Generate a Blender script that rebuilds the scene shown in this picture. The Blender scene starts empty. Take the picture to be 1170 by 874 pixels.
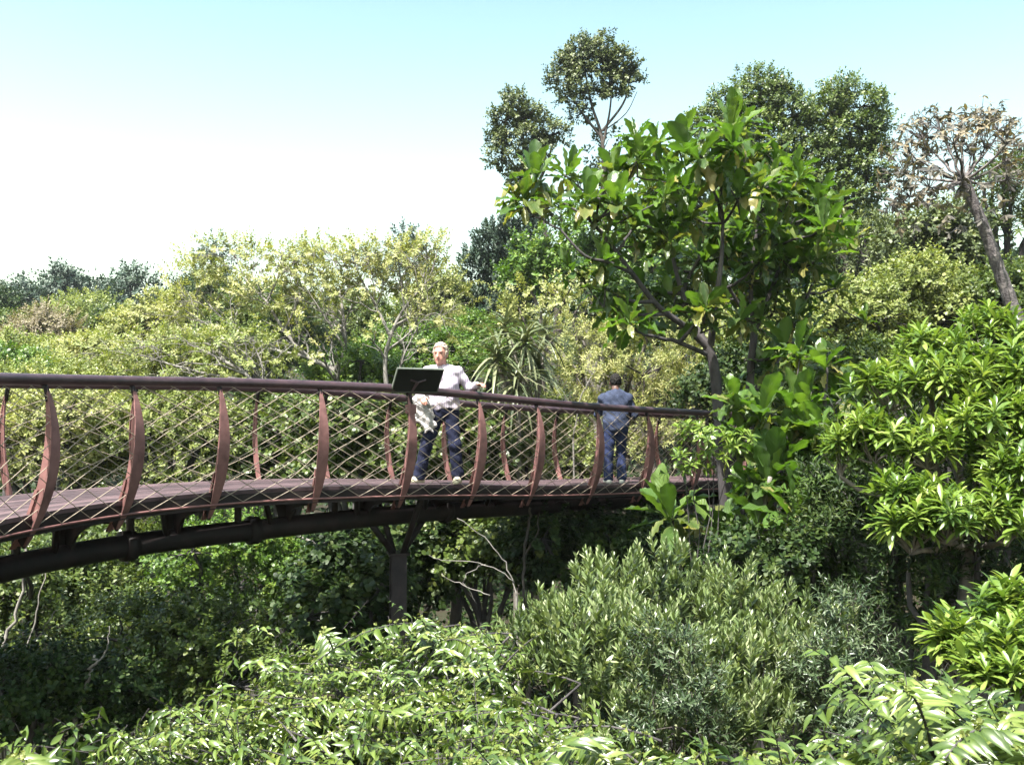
import bpy, math, random
import numpy as np
from mathutils import Vector

SEED = 7
rng = np.random.default_rng(SEED)
F = 1124.0                      # focal length in photo pixels (photo 1170 wide)
PITCH = math.atan(33.0 / F)
EYE = 7.5
SC = bpy.context.scene
COL = SC.collection


def P(px, py, Y):
    """world point on the photo ray (px, py) at horizontal distance Y"""
    u = (px - 585.0) / F
    v = (437.0 - py) / F
    dy = math.cos(PITCH) - math.sin(PITCH) * v
    dz = math.sin(PITCH) + math.cos(PITCH) * v
    k = Y / dy
    return np.array([u * k, Y, EYE + dz * k])


def norm(a):
    return a / np.maximum(np.linalg.norm(a, axis=-1, keepdims=True), 1e-9)


# ---------------------------------------------------------------- terrain
def sstep(a, b, x):
    t = np.clip((x - a) / (b - a), 0, 1)
    return t * t * (3 - 2 * t)


def terr(x, y):
    x = np.asarray(x, float); y = np.asarray(y, float)
    z = -6.0 + 0.17 * np.logaddexp(0, (y - 15) / 3.0) * 3.0
    z = np.where(y > 105, z - 0.17 * 1.0 * (y - 105), z)
    z = z - 0.16 * np.clip(y - 130, 0, 400)
    ridge = 0.24 * np.clip(x - 2.5, 0, 30) * sstep(6, 26, y) * (1 - sstep(70, 160, y))
    z = z + ridge
    z = z + 0.9 * sstep(2.0, 6.0, x) * (1 - sstep(14, 20, y)) * sstep(4, 9, y)
    z = z + 0.25 * np.sin(x * 0.45 + 1.3) * np.cos(y * 0.37) + 0.12 * np.sin(x * 1.3 + y * 0.9)
    z = np.maximum(z, -14)
    return z + EYE


# ---------------------------------------------------------------- mesh builder
class MB:
    def __init__(self):
        self.v = []; self.l = []; self.t = []; self.a = []; self.m = []; self.g = []; self.n = 0

    def add(self, v, loops, totals, tint=0.5, mat=0, vein=None):
        v = np.asarray(v, np.float64).reshape(-1, 3)
        self.g.append(np.zeros(len(v)) if vein is None else vein)
        self.v.append(v)
        self.l.append(np.asarray(loops, np.int64).ravel() + self.n)
        totals = np.asarray(totals, np.int64).ravel()
        self.t.append(totals)
        self.m.append(np.full(len(totals), mat, np.int64))
        self.a.append(np.broadcast_to(np.asarray(tint, np.float64), (len(v),)) if np.ndim(tint) == 0 else np.asarray(tint, np.float64))
        self.n += len(v)

    def inst(self, tmpl, o, d, nrm, sl, sw=None, tint=0.5, mat=0):
        """place a template N times; d = length axis, nrm = face normal"""
        tv, tl, tt = tmpl
        N = len(o)
        if N == 0:
            return
        sw = sl if sw is None else sw
        sl = np.broadcast_to(sl, (N,)); sw = np.broadcast_to(sw, (N,))
        d = norm(d)
        nrm = norm(nrm - d * (nrm * d).sum(1, keepdims=True))
        s = np.cross(nrm, d)
        v = (o[:, None, :] + d[:, None, :] * (tv[None, :, 0:1] * sl[:, None, None])
             + s[:, None, :] * (tv[None, :, 1:2] * sw[:, None, None])
             + nrm[:, None, :] * (tv[None, :, 2:3] * sl[:, None, None]))
        m = len(tv)
        loops = (np.asarray(tl)[None, :] + m * np.arange(N)[:, None]).ravel()
        tint = np.repeat(np.broadcast_to(tint, (N,)), m)
        vein = None
        if tv.shape[1] > 3:
            tint = tint + np.tile(tv[:, 3], N); vein = np.tile(tv[:, 4], N)
        self.add(v.reshape(-1, 3), loops, np.tile(tt, N), tint, mat, vein)

    def tube(self, pts, rad, sides=6, tint=0.5, mat=0, cap=True):
        pts = np.asarray(pts, float); n = len(pts)
        rad = np.broadcast_to(np.asarray(rad, float), (n,))
        tan = np.gradient(pts, axis=0); tan = norm(tan)
        up = np.array([0, 0, 1.0]) if abs(tan[0][2]) < 0.9 else np.array([1.0, 0, 0])
        e1 = norm(np.cross(tan, up)); 
        e2 = np.cross(tan, e1)
        ang = np.linspace(0, 2 * math.pi, sides, endpoint=False)
        v = pts[:, None] + rad[:, None, None] * (np.cos(ang)[None, :, None] * e1[:, None] + np.sin(ang)[None, :, None] * e2[:, None])
        i = np.arange(n - 1)[:, None] * sides; j = np.arange(sides)[None, :]; k = (j + 1) % sides
        q = np.stack([i + j, i + k, i + sides + k, i + sides + j], -1).reshape(-1, 4)
        loops = list(q.ravel()); tot = [4] * len(q)
        if cap:
            loops += list(range(sides))[::-1] + list(range((n - 1) * sides, n * sides)); tot += [sides, sides]
        self.add(v.reshape(-1, 3), loops, tot, tint, mat)

    def prism(self, poly, axis, thick, tint=0.5, mat=0):
        """polygon (N,3) extruded +-thick/2 along axis"""
        poly = np.asarray(poly, float); n = len(poly); ax = norm(np.asarray(axis, float)) * thick / 2
        v = np.concatenate([poly - ax, poly + ax])
        loops = list(range(n))[::-1] + list(range(n, 2 * n)); tot = [n, n]
        for i in range(n):
            j = (i + 1) % n
            loops += [i, j, n + j, n + i]; tot.append(4)
        self.add(v, loops, tot, tint, mat)

    def box(self, c, ex, ey, ez, tint=0.5, mat=0):
        """oriented box: centre and three half-extent vectors"""
        c = np.asarray(c, float); ex, ey, ez = (np.asarray(e, float) for e in (ex, ey, ez))
        v = [c + a * ex + b * ey + d * ez for d in (-1, 1) for b in (-1, 1) for a in (-1, 1)]
        f = [[0, 2, 3, 1], [4, 5, 7, 6], [0, 1, 5, 4], [2, 6, 7, 3], [0, 4, 6, 2], [1, 3, 7, 5]]
        self.add(v, np.array(f).ravel(), [4] * 6, tint, mat)

    def sweep(self, frames, prof, closed=True, tint=0.5, mat=0):
        """frames: (n, m, 3) rings already in world space"""
        n, m = frames.shape[:2]
        i = np.arange(n - 1)[:, None] * m; j = np.arange(m)[None, :]; k = (j + 1) % m
        q = np.stack([i + j, i + k, i + m + k, i + m + j], -1).reshape(-1, 4)
        loops = list(q.ravel()) + list(range(m))[::-1] + list(range((n - 1) * m, n * m))
        self.add(frames.reshape(-1, 3), loops, [4] * len(q) + [m, m], tint, mat)

    def build(self, name, mats, parent=None, smooth=False):
        v = np.concatenate(self.v); l = np.concatenate(self.l); t = np.concatenate(self.t)
        org = np.array(parent_world(parent)) if parent is not None else np.zeros(3)
        me = bpy.data.meshes.new(name)
        me.vertices.add(len(v)); me.vertices.foreach_set('co', (v - org).astype(np.float32).ravel())
        me.loops.add(len(l)); me.loops.foreach_set('vertex_index', l.astype(np.int32))
        me.polygons.add(len(t))
        st = np.concatenate([[0], np.cumsum(t)[:-1]]).astype(np.int32)
        me.polygons.foreach_set('loop_start', st)
        at = me.attributes.new('tint', 'FLOAT', 'POINT')
        at.data.foreach_set('value', np.concatenate(self.a).astype(np.float32))
        if any(g.any() for g in self.g):
            va = me.attributes.new('vein', 'FLOAT', 'POINT'); va.data.foreach_set('value', np.concatenate(self.g).astype(np.float32))
        mats = mats if isinstance(mats, (list, tuple)) else [mats]
        for m in mats:
            me.materials.append(m)
        me.polygons.foreach_set('material_index', np.concatenate(self.m).astype(np.int32))
        me.polygons.foreach_set('use_smooth', np.full(len(t), bool(smooth)))
        me.update(calc_edges=True)
        if me.validate():
            print('validate fixed', name)
        o = bpy.data.objects.new(name, me); COL.objects.link(o)
        if parent is not None:
            o.parent = parent
        return o


def parent_world(o):
    p = Vector((0, 0, 0))
    while o is not None:
        p = p + o.location; o = o.parent
    return p


def tag(o, label=None, cat=None, group=None, kind=None):
    if label: o['label'] = label
    if cat: o['category'] = cat
    if group: o['group'] = group
    if kind: o['kind'] = kind
    return o


def thing(name, loc, label, cat, group=None):
    o = bpy.data.objects.new(name, None); COL.objects.link(o)
    o.location = [float(c) for c in loc]; o.empty_display_size = 0.3
    return tag(o, label, cat, group)


# ---------------------------------------------------------------- materials
def new_mat(name):
    m = bpy.data.materials.new(name); m.use_nodes = True
    nt = m.node_tree; nt.nodes.clear()
    out = nt.nodes.new('ShaderNodeOutputMaterial')
    return m, nt, out


def ramp(nt, cols, pos=None):
    r = nt.nodes.new('ShaderNodeValToRGB')
    el = r.color_ramp.elements
    pos = pos or [i / (len(cols) - 1) for i in range(len(cols))]
    while len(el) < len(cols):
        el.new(0.5)
    for e, c, p in zip(el, cols, pos):
        e.position = p; e.color = (*c, 1)
    return r


def leaf_mat(name, cols, rough=0.45, trans=0.3, spec=0.5, tcol=(1.2, 1.25, 0.6), bump=0.0):
    m, nt, out = new_mat(name)
    at = nt.nodes.new('ShaderNodeAttribute'); at.attribute_name = 'tint'
    r = ramp(nt, cols)
    geo = nt.nodes.new('ShaderNodeTexCoord')
    nz = nt.nodes.new('ShaderNodeTexNoise'); nz.inputs['Scale'].default_value = 1.1; nz.inputs['Detail'].default_value = 2
    nt.links.new(geo.outputs['Object'], nz.inputs['Vector'])
    ad = nt.nodes.new('ShaderNodeMath'); ad.operation = 'MULTIPLY_ADD'
    ad.inputs[1].default_value = 0.5; nt.links.new(nz.outputs['Fac'], ad.inputs[0])
    sb = nt.nodes.new('ShaderNodeMath'); sb.operation = 'SUBTRACT'; sb.inputs[1].default_value = 0.25
    nt.links.new(at.outputs['Fac'], sb.inputs[0]); nt.links.new(sb.outputs[0], ad.inputs[2])
    nt.links.new(ad.outputs[0], r.inputs['Fac'])
    p = nt.nodes.new('ShaderNodeBsdfPrincipled')
    p.inputs['Roughness'].default_value = rough
    p.inputs['Specular IOR Level'].default_value = spec
    nt.links.new(r.outputs['Color'], p.inputs['Base Color'])
    mul = nt.nodes.new('ShaderNodeMix'); mul.data_type = 'RGBA'; mul.blend_type = 'MULTIPLY'
    mul.inputs['Factor'].default_value = 1.0
    nt.links.new(r.outputs['Color'], mul.inputs['A']); mul.inputs['B'].default_value = (*tcol, 1)
    if bump:      # chevron side veins
        av = nt.nodes.new('ShaderNodeAttribute'); av.attribute_name = 'vein'
        sn = nt.nodes.new('ShaderNodeMath'); sn.operation = 'SINE'; m6 = nt.nodes.new('ShaderNodeMath'); m6.operation = 'MULTIPLY'; m6.inputs[1].default_value = 9.0
        nt.links.new(av.outputs['Fac'], m6.inputs[0]); nt.links.new(m6.outputs[0], sn.inputs[0])
        bp = nt.nodes.new('ShaderNodeBump'); bp.inputs['Strength'].default_value = bump; bp.inputs['Distance'].default_value = .02
        nt.links.new(sn.outputs[0], bp.inputs['Height']); nt.links.new(bp.outputs[0], p.inputs['Normal'])
    t = nt.nodes.new('ShaderNodeBsdfTranslucent'); nt.links.new(mul.outputs['Result'], t.inputs['Color'])
    mx = nt.nodes.new('ShaderNodeMixShader'); mx.inputs['Fac'].default_value = trans
    nt.links.new(p.outputs[0], mx.inputs[1]); nt.links.new(t.outputs[0], mx.inputs[2])
    nt.links.new(mx.outputs[0], out.inputs['Surface'])
    return m


def surf_mat(name, cols, rough=0.7, scale=6.0, spec=0.3, metal=0.0, bump=0.2, detail=5, stretch=(1, 1, 1), tintmix=0.0, bscale=None):
    """noise-mottled solid surface"""
    m, nt, out = new_mat(name)
    tc = nt.nodes.new('ShaderNodeTexCoord'); mp = nt.nodes.new('ShaderNodeMapping')
    mp.inputs['Scale'].default_value = stretch
    nt.links.new(tc.outputs['Object'], mp.inputs['Vector'])
    nz = nt.nodes.new('ShaderNodeTexNoise'); nz.inputs['Scale'].default_value = scale; nz.inputs['Detail'].default_value = detail
    nz.inputs['Roughness'].default_value = 0.65
    nt.links.new(mp.outputs[0], nz.inputs['Vector'])
    r = ramp(nt, cols, [0.3 + 0.4 * i / max(1, len(cols) - 1) for i in range(len(cols))])
    if tintmix:
        at = nt.nodes.new('ShaderNodeAttribute'); at.attribute_name = 'tint'
        ma = nt.nodes.new('ShaderNodeMath'); ma.operation = 'MULTIPLY_ADD'
        ma.inputs[1].default_value = tintmix
        sb = nt.nodes.new('ShaderNodeMath'); sb.operation = 'SUBTRACT'; sb.inputs[1].default_value = 0.5
        nt.links.new(at.outputs['Fac'], sb.inputs[0]); nt.links.new(sb.outputs[0], ma.inputs[0])
        nt.links.new(nz.outputs['Fac'], ma.inputs[2]); nt.links.new(ma.outputs[0], r.inputs['Fac'])
    else:
        nt.links.new(nz.outputs['Fac'], r.inputs['Fac'])
    p = nt.nodes.new('ShaderNodeBsdfPrincipled')
    p.inputs['Roughness'].default_value = rough; p.inputs['Specular IOR Level'].default_value = spec
    p.inputs['Metallic'].default_value = metal
    nt.links.new(r.outputs['Color'], p.inputs['Base Color'])
    if bump:
        n2 = nt.nodes.new('ShaderNodeTexNoise'); n2.inputs['Scale'].default_value = bscale or scale * 4; n2.inputs['Detail'].default_value = 4
        nt.links.new(mp.outputs[0], n2.inputs['Vector'])
        b = nt.nodes.new('ShaderNodeBump'); b.inputs['Strength'].default_value = bump; b.inputs['Distance'].default_value = 0.02
        nt.links.new(n2.outputs['Fac'], b.inputs['Height']); nt.links.new(b.outputs[0], p.inputs['Normal'])
    nt.links.new(p.outputs[0], out.inputs['Surface'])
    return m


M = {}
M['soil'] = surf_mat('soil', [(.012, .010, .007), (.025, .020, .012), (.02, .026, .010)], rough=.95, scale=1.2)
M['bark_grey'] = surf_mat('bark_grey', [(.07, .06, .055), (.16, .14, .125), (.24, .215, .19)], rough=.9, scale=7, stretch=(1, 1, .35), bump=.5)
M['bark_pale'] = surf_mat('bark_pale', [(.14, .12, .11), (.33, .30, .27), (.42, .39, .35)], rough=.85, scale=9, stretch=(1, 1, .4), bump=.4)
M['bark_twig'] = surf_mat('bark_twig', [(.08, .072, .068), (.17, .155, .145), (.25, .23, .21)], rough=.9, scale=9, stretch=(1, 1, .4), bump=.4)
M['bark_mid'] = surf_mat('bark_mid', [(.022, .019, .021), (.05, .044, .046), (.085, .076, .076)], rough=.9, scale=7, stretch=(1, 1, .4), bump=.5)
M['bark_dark'] = surf_mat('bark_dark', [(.022, .018, .016), (.06, .05, .045), (.10, .085, .075)], rough=.9, scale=8, stretch=(1, 1, .35), bump=.5)
M['bark_cork'] = surf_mat('bark_cork', [(.03, .026, .028), (.085, .074, .076), (.24, .21, .20)], rough=.95, scale=9, bump=.9, detail=6)
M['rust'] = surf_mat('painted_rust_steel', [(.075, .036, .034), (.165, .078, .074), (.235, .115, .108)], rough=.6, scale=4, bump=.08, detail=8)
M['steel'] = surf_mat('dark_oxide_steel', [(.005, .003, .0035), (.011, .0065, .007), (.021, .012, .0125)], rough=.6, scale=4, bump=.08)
M['railsteel'] = surf_mat('handrail_steel', [(.026, .014, .018), (.042, .023, .029), (.06, .033, .038)], rough=.4, scale=6, bump=.05, spec=.5)
M['deck'] = surf_mat('deck_boards', [(.035, .021, .025), (.062, .038, .043), (.095, .06, .066)], rough=.75, scale=3, stretch=(1, 1, 1), bump=.25, tintmix=.55)
M['cable'] = surf_mat('steel_cable', [(.18, .14, .105), (.32, .26, .20)], rough=.5, scale=20, bump=0, spec=.5)

# ---------------------------------------------------------------- leaf templates
def flat(faces):
    return np.concatenate([np.array(f) for f in faces]), np.array([len(f) for f in faces])


def leaf_t(stations, cols=2, fold=0.0, droop=0.15, wavy=0.0, seed=0, ragged=0.0, bow=0.0):
    """stations: list of (x, halfwidth).  cols 2 = flat strip, 3 = with midrib fold, 5 = wide wavy"""
    r = np.random.default_rng(seed)
    vs = []; rows = []
    for i, (x, w) in enumerate(stations):
        zc = -droop * x * x
        if w <= 1e-6:
            vs.append((x, bow * math.sin(x * math.pi), zc, .04, x * 9)); rows.append([len(vs) - 1]); continue
        row = []
        jw = 1 + ragged * r.normal()
        for c in np.linspace(-1, 1, cols):
            z = zc + fold * w * abs(c) * 1.0
            if wavy:
                z += wavy * abs(c) * math.sin(i * 2.4 + (1 if c > 0 else 0) * 1.7 + seed) * w
            xx = x + (wavy * .25 * abs(c) * r.normal() * w if wavy else 0)
            vs.append((xx, c * w * (jw if c > 0 else 1 / max(jw, .6)) + bow * math.sin(x * math.pi), z, .10 - .16 * abs(c) if cols > 2 else 0, x * 9 - abs(c) * 2.2)); row.append(len(vs) - 1)
        rows.append(row)
    fs = []
    for a, b in zip(rows[:-1], rows[1:]):
        if len(a) == 1 and len(b) > 1:
            for k in range(len(b) - 1): fs.append([a[0], b[k + 1], b[k]][::-1])
        elif len(b) == 1 and len(a) > 1:
            for k in range(len(a) - 1): fs.append([a[k], b[0], a[k + 1]][::1])
        else:
            for k in range(len(a) - 1): fs.append([a[k], b[k], b[k + 1], a[k + 1]])
    l, t = flat(fs)
    return np.array(vs), l, t


T = {}
T['tiny'] = leaf_t([(0, 0), (.5, .32), (1, 0)], 2, droop=.1)                     # two triangles
T['oval'] = leaf_t([(0, .06), (.4, .30), (.75, .22), (1, 0)], 2, droop=.2)
T['round'] = leaf_t([(0, .1), (.3, .42), (.7, .42), (1, 0)], 2, droop=.15)
T['lance'] = leaf_t([(0, .03), (.35, .13), (.7, .10), (1, 0)], 3, fold=.35, droop=.22)
T['lance2'] = leaf_t([(0, .03), (.35, .11), (.7, .085), (1, 0)], 2, droop=.08)
T['whorl'] = leaf_t([(0, .03), (.3, .09), (.62, .15), (.85, .11), (1, 0)], 3, fold=.3, droop=.3)
T['droopy'] = leaf_t([(0, .04), (.16, .125), (.38, .16), (.62, .12), (.84, .05), (1, 0)], 3, fold=.4, droop=.42)
T['strap'] = leaf_t([(0, .045), (.2, .042), (.45, .036), (.7, .026), (.88, .014), (1, 0)], 3, fold=.5, droop=.75)
T['needle'] = leaf_t([(0, 0), (.4, .09), (1, 0)], 2, droop=.15)
BIG = [leaf_t([(0, .02), (.10, .04), (.22, .09), (.34, .145), (.45, .18), (.55, .215), (.65, .235), (.75, .24), (.84, .21), (.92, .15), (.97, .08), (1, 0.0)], 5, fold=.25, droop=dr, wavy=wv, seed=s, ragged=rgd, bow=bw)
       for s, dr, wv, rgd, bw in ((1, .08, .14, .03, .02), (2, .25, .18, .05, -.03), (3, .42, .3, .08, .04), (4, .6, .6, .18, -.05), (5, .85, .7, .22, .05), (6, .3, .25, .06, .05))]
# thin triangular twig
_tw = np.array([[0, .5, 0], [0, -.5, .0], [0, 0, .0], [1, .25, 0], [1, -.25, 0], [1, 0, 0]], float)
_tw[2, 2] = 0; 
T['twig'] = (np.array([[0, .5, -.001], [0, -.5, -.001], [1, .3, 0.0], [1, -.3, 0.0]]), np.array([0, 1, 3, 2]), np.array([4]))


def frame(ax):
    ref = np.where(np.abs(ax[:, 2:3]) < .9, np.array([[0, 0, 1.0]]), np.array([[1.0, 0, 0]]))
    e1 = norm(np.cross(ax, ref)); return e1, np.cross(ax, e1)


UP = np.array([0, 0, 1.0])


def shoots(mb, base, axis, length, n, a0, a1, L, tmpl, wr=1.0, phyl=2.4, t0=.1, jit=.25, upk=.3, sag=0.0,
           tint=None, tspread=.18, twig=0.0, twigmb=None, prof=True, bend=0.0, mat=0, rg=None):
    """leaves along S shoots. a0,a1 = angle from the axis at base/tip (rad)."""
    rg = rg or rng
    S = len(base); axis = norm(axis)
    length = np.broadcast_to(length, (S,)); L = np.broadcast_to(L, (S,))
    e1, e2 = frame(axis)
    t = np.linspace(t0, 1, n)[None, :] + rg.normal(0, .02, (S, n))
    ph = rg.uniform(0, 6.28, (S, 1)) * (1 if phyl != math.pi else 0.15) + phyl * np.arange(n)[None, :] + rg.normal(0, jit, (S, n))
    al = a0 + (a1 - a0) * t + rg.normal(0, jit * .7, (S, n))
    o = base[:, None] + axis[:, None] * (length[:, None] * t)[..., None]
    o = o - UP * (bend * length[:, None] * t * t)[..., None]
    rad = np.cos(ph)[..., None] * e1[:, None] + np.sin(ph)[..., None] * e2[:, None]
    d = np.cos(al)[..., None] * axis[:, None] + np.sin(al)[..., None] * rad
    nr = np.sin(al)[..., None] * axis[:, None] - np.cos(al)[..., None] * rad + upk * UP
    d = d - UP * sag
    sz = L[:, None] * rg.uniform(.75, 1.15, (S, n))
    if prof: sz = sz * (.62 + .45 * np.sin(np.pi * np.clip(t, 0, 1) ** .8))
    tn = (rg.uniform(.35, .65, S) if tint is None else np.broadcast_to(tint, (S,)))[:, None] + rg.normal(0, tspread, (S, n))
    N = S * n
    ts = tmpl if isinstance(tmpl, list) else [tmpl]
    pick = rg.integers(0, len(ts), N)
    o = o.reshape(N, 3); d = d.reshape(N, 3); nr = nr.reshape(N, 3); sz = sz.ravel(); tn = tn.ravel()
    for k, tm in enumerate(ts):
        q = pick == k
        mb.inst(tm, o[q], d[q], nr[q], sz[q], sz[q] * wr, tn[q], mat)
    if twig and twigmb is not None:
        for a in (e1, e2):
            twigmb.inst(T['twig'], base, axis - UP * bend, a, length, np.full(S, twig), .5)
# ================================================================ footbridge
def catmull(pts, m=14):
    pts = np.asarray(pts, float)
    p = np.concatenate([[2 * pts[0] - pts[1]], pts, [2 * pts[-1] - pts[-2]]])
    out = []
    for i in range(1, len(p) - 2):
        for t in np.linspace(0, 1, m, endpoint=False):
            a, b, c, d = p[i - 1], p[i], p[i + 1], p[i + 2]
            out.append(.5 * ((2 * b) + (c - a) * t + (2 * a - 5 * b + 4 * c - d) * t * t + (3 * b - 3 * c + d - a) * t ** 3))
    out.append(p[-2])
    return np.array(out)


_rail = [(-900, 2.2, 418), (-520, 3.5, 424), (-350, 4.5, 427), (-150, 6.2, 430), (0, 8.0, 433), (150, 9.62, 435.5), (300, 10.85, 438), (445, 11.85, 443.5),
         (540, 12.8, 451.5), (620, 13.75, 459.5), (700, 14.9, 466), (780, 16.3, 470.5), (860, 18.0, 475), (940, 20.2, 479), (1040, 23.4, 483)]
_c = catmull([P(*(a, c, b)) for a, b, c in _rail])
for _ in range(3):      # light smoothing of the plan curve
    _c[1:-1] = .25 * _c[:-2] + .5 * _c[1:-1] + .25 * _c[2:]
_len = np.concatenate([[0], np.cumsum(np.linalg.norm(np.diff(_c[:, :2], axis=0), axis=1))])
BL = _len[-1]
_tan = np.gradient(_c, axis=0); _tan[:, 2] = 0; _tan = norm(_tan)


def R(u):   # rail point
    u = np.asarray(u, float)
    return np.stack([np.interp(u, _len, _c[:, k]) for k in range(3)], -1)


def TG(u):
    u = np.asarray(u, float)
    return norm(np.stack([np.interp(u, _len, _tan[:, k]) for k in range(3)], -1))


def OUT(u):
    t = TG(u); return np.stack([t[..., 1], -t[..., 0], 0 * t[..., 0]], -1)


def B(u, off, dz):  # point in the bridge frame; off >0 towards the near outside
    u = np.asarray(u, float)
    return R(u) + OUT(u) * np.asarray(off)[..., None] + UP * np.asarray(dz)[..., None]


def proj_px(p):
    y = p[..., 1]; z = p[..., 2] - EYE
    cy = math.cos(PITCH) * y + math.sin(PITCH) * z; cz = -math.sin(PITCH) * y + math.cos(PITCH) * z
    return 585 + F * p[..., 0] / cy, 437 - F * cz / cy


_cpx = proj_px(_c)[0]
def U(px): return float(np.interp(px, _cpx, _len))


HR, HT = 1.17, 1.45            # deck below rail, rib length
W = 1.80                       # rail to rail
def ob(s): return .58 * s - .75 * s * s


bridge = thing('footbridge', P(455, 600, 12.9) * [1, 1, 0] + [0, 0, float(terr(-1.4, 12.9))],
               'curving raised steel footbridge with timber deck and crossed cable railings', 'footbridge')

us = np.arange(0, BL, .12); us = us[us < BL]
# deck boards
mb = MB(); nb = 12; w0, w1 = -.09, -(W - .09); bw = (w0 - w1) / nb
for k in range(nb):
    a = w0 - bw * k - .004; b = w0 - bw * (k + 1) + .004
    st = 0.0
    joints = list(np.arange(-rng.uniform(0, 2.4), BL, 2.4)) + [BL]
    for j0, j1 in zip(joints[:-1], joints[1:]):
        j0 = max(0, j0)
        if j1 - j0 < .1: continue
        uu = np.linspace(j0 + .003, j1 - .003, 9)
        dz = -HR + rng.normal(0, .0012)
        fr = np.stack([B(uu, np.full(9, a), np.full(9, dz)), B(uu, np.full(9, b), np.full(9, dz)),
                       B(uu, np.full(9, b), np.full(9, dz - .04)), B(uu, np.full(9, a), np.full(9, dz - .04))], 1)
        mb.sweep(fr, None, tint=rng.uniform(.15, .85))
mb.build('deck', M['deck'], bridge)


def strip(name, mat, off, dz, w, h, u0=0, u1=BL):
    uu = np.arange(u0, u1, .15); n = len(uu); m = MB()
    f = lambda a, b: B(uu, np.full(n, a), np.full(n, b))
    m.sweep(np.stack([f(off + w / 2, dz + h / 2), f(off - w / 2, dz + h / 2), f(off - w / 2, dz - h / 2), f(off + w / 2, dz - h / 2)], 1), None)
    return m.build(name, mat, bridge)


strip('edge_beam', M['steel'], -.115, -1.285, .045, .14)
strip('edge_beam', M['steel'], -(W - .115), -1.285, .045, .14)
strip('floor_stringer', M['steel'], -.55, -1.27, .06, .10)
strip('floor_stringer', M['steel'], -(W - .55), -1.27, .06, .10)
# handrails, lower net tubes
uu = np.arange(0, BL, .15)
for side in (0, 1):
    f = (lambda o: o) if side == 0 else (lambda o: -W - o)
    m = MB(); m.tube(B(uu, np.full(len(uu), f(0.0)), np.zeros(len(uu))), .052, 12)
    m.build('handrail', M['railsteel'], bridge, True)
    s = .9; m = MB(); m.tube(B(uu, np.full(len(uu), f(ob(s) + .012)), np.full(len(uu), -HT * s)), .013, 6)
    m.build('net_tube', M['rust'], bridge, True)
    # cable net
    m = MB(); run = 2.75; sp = .36
    ss = np.linspace(.02, .9, 12)
    for d in (1, -1):
        for u0 in np.arange(-run, BL + run, sp):
            ul = u0 + d * run * (ss - .5) + run / 2
            q = (ul > .05) & (ul < BL - .05)
            if q.sum() < 3: continue
            sq = ss[q]
            m.tube(B(ul[q], f(0) + (1 if side == 0 else -1) * (ob(sq) + (.008 if d > 0 else -.004)), -HT * sq), .0044, 4, cap=False)
    m.build('cable_net', M['cable'], bridge, True)

# pipe chord below
_dp = [(-900, 1.98), (-350, 1.88), (32, 1.79), (331, 1.72), (485, 1.62), (578, 1.56), (709, 1.50), (840, 1.55), (1040, 1.6)]
def drop(u): return np.interp(u, [U(a) if -900 <= a <= 1040 else 0 for a, _ in _dp], [b for _, b in _dp])
m = MB(); m.tube(B(uu, np.full(len(uu), -W / 2), -drop(uu)), .125, 14); m.build('chord_pipe', M['steel'], bridge, True)

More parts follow.
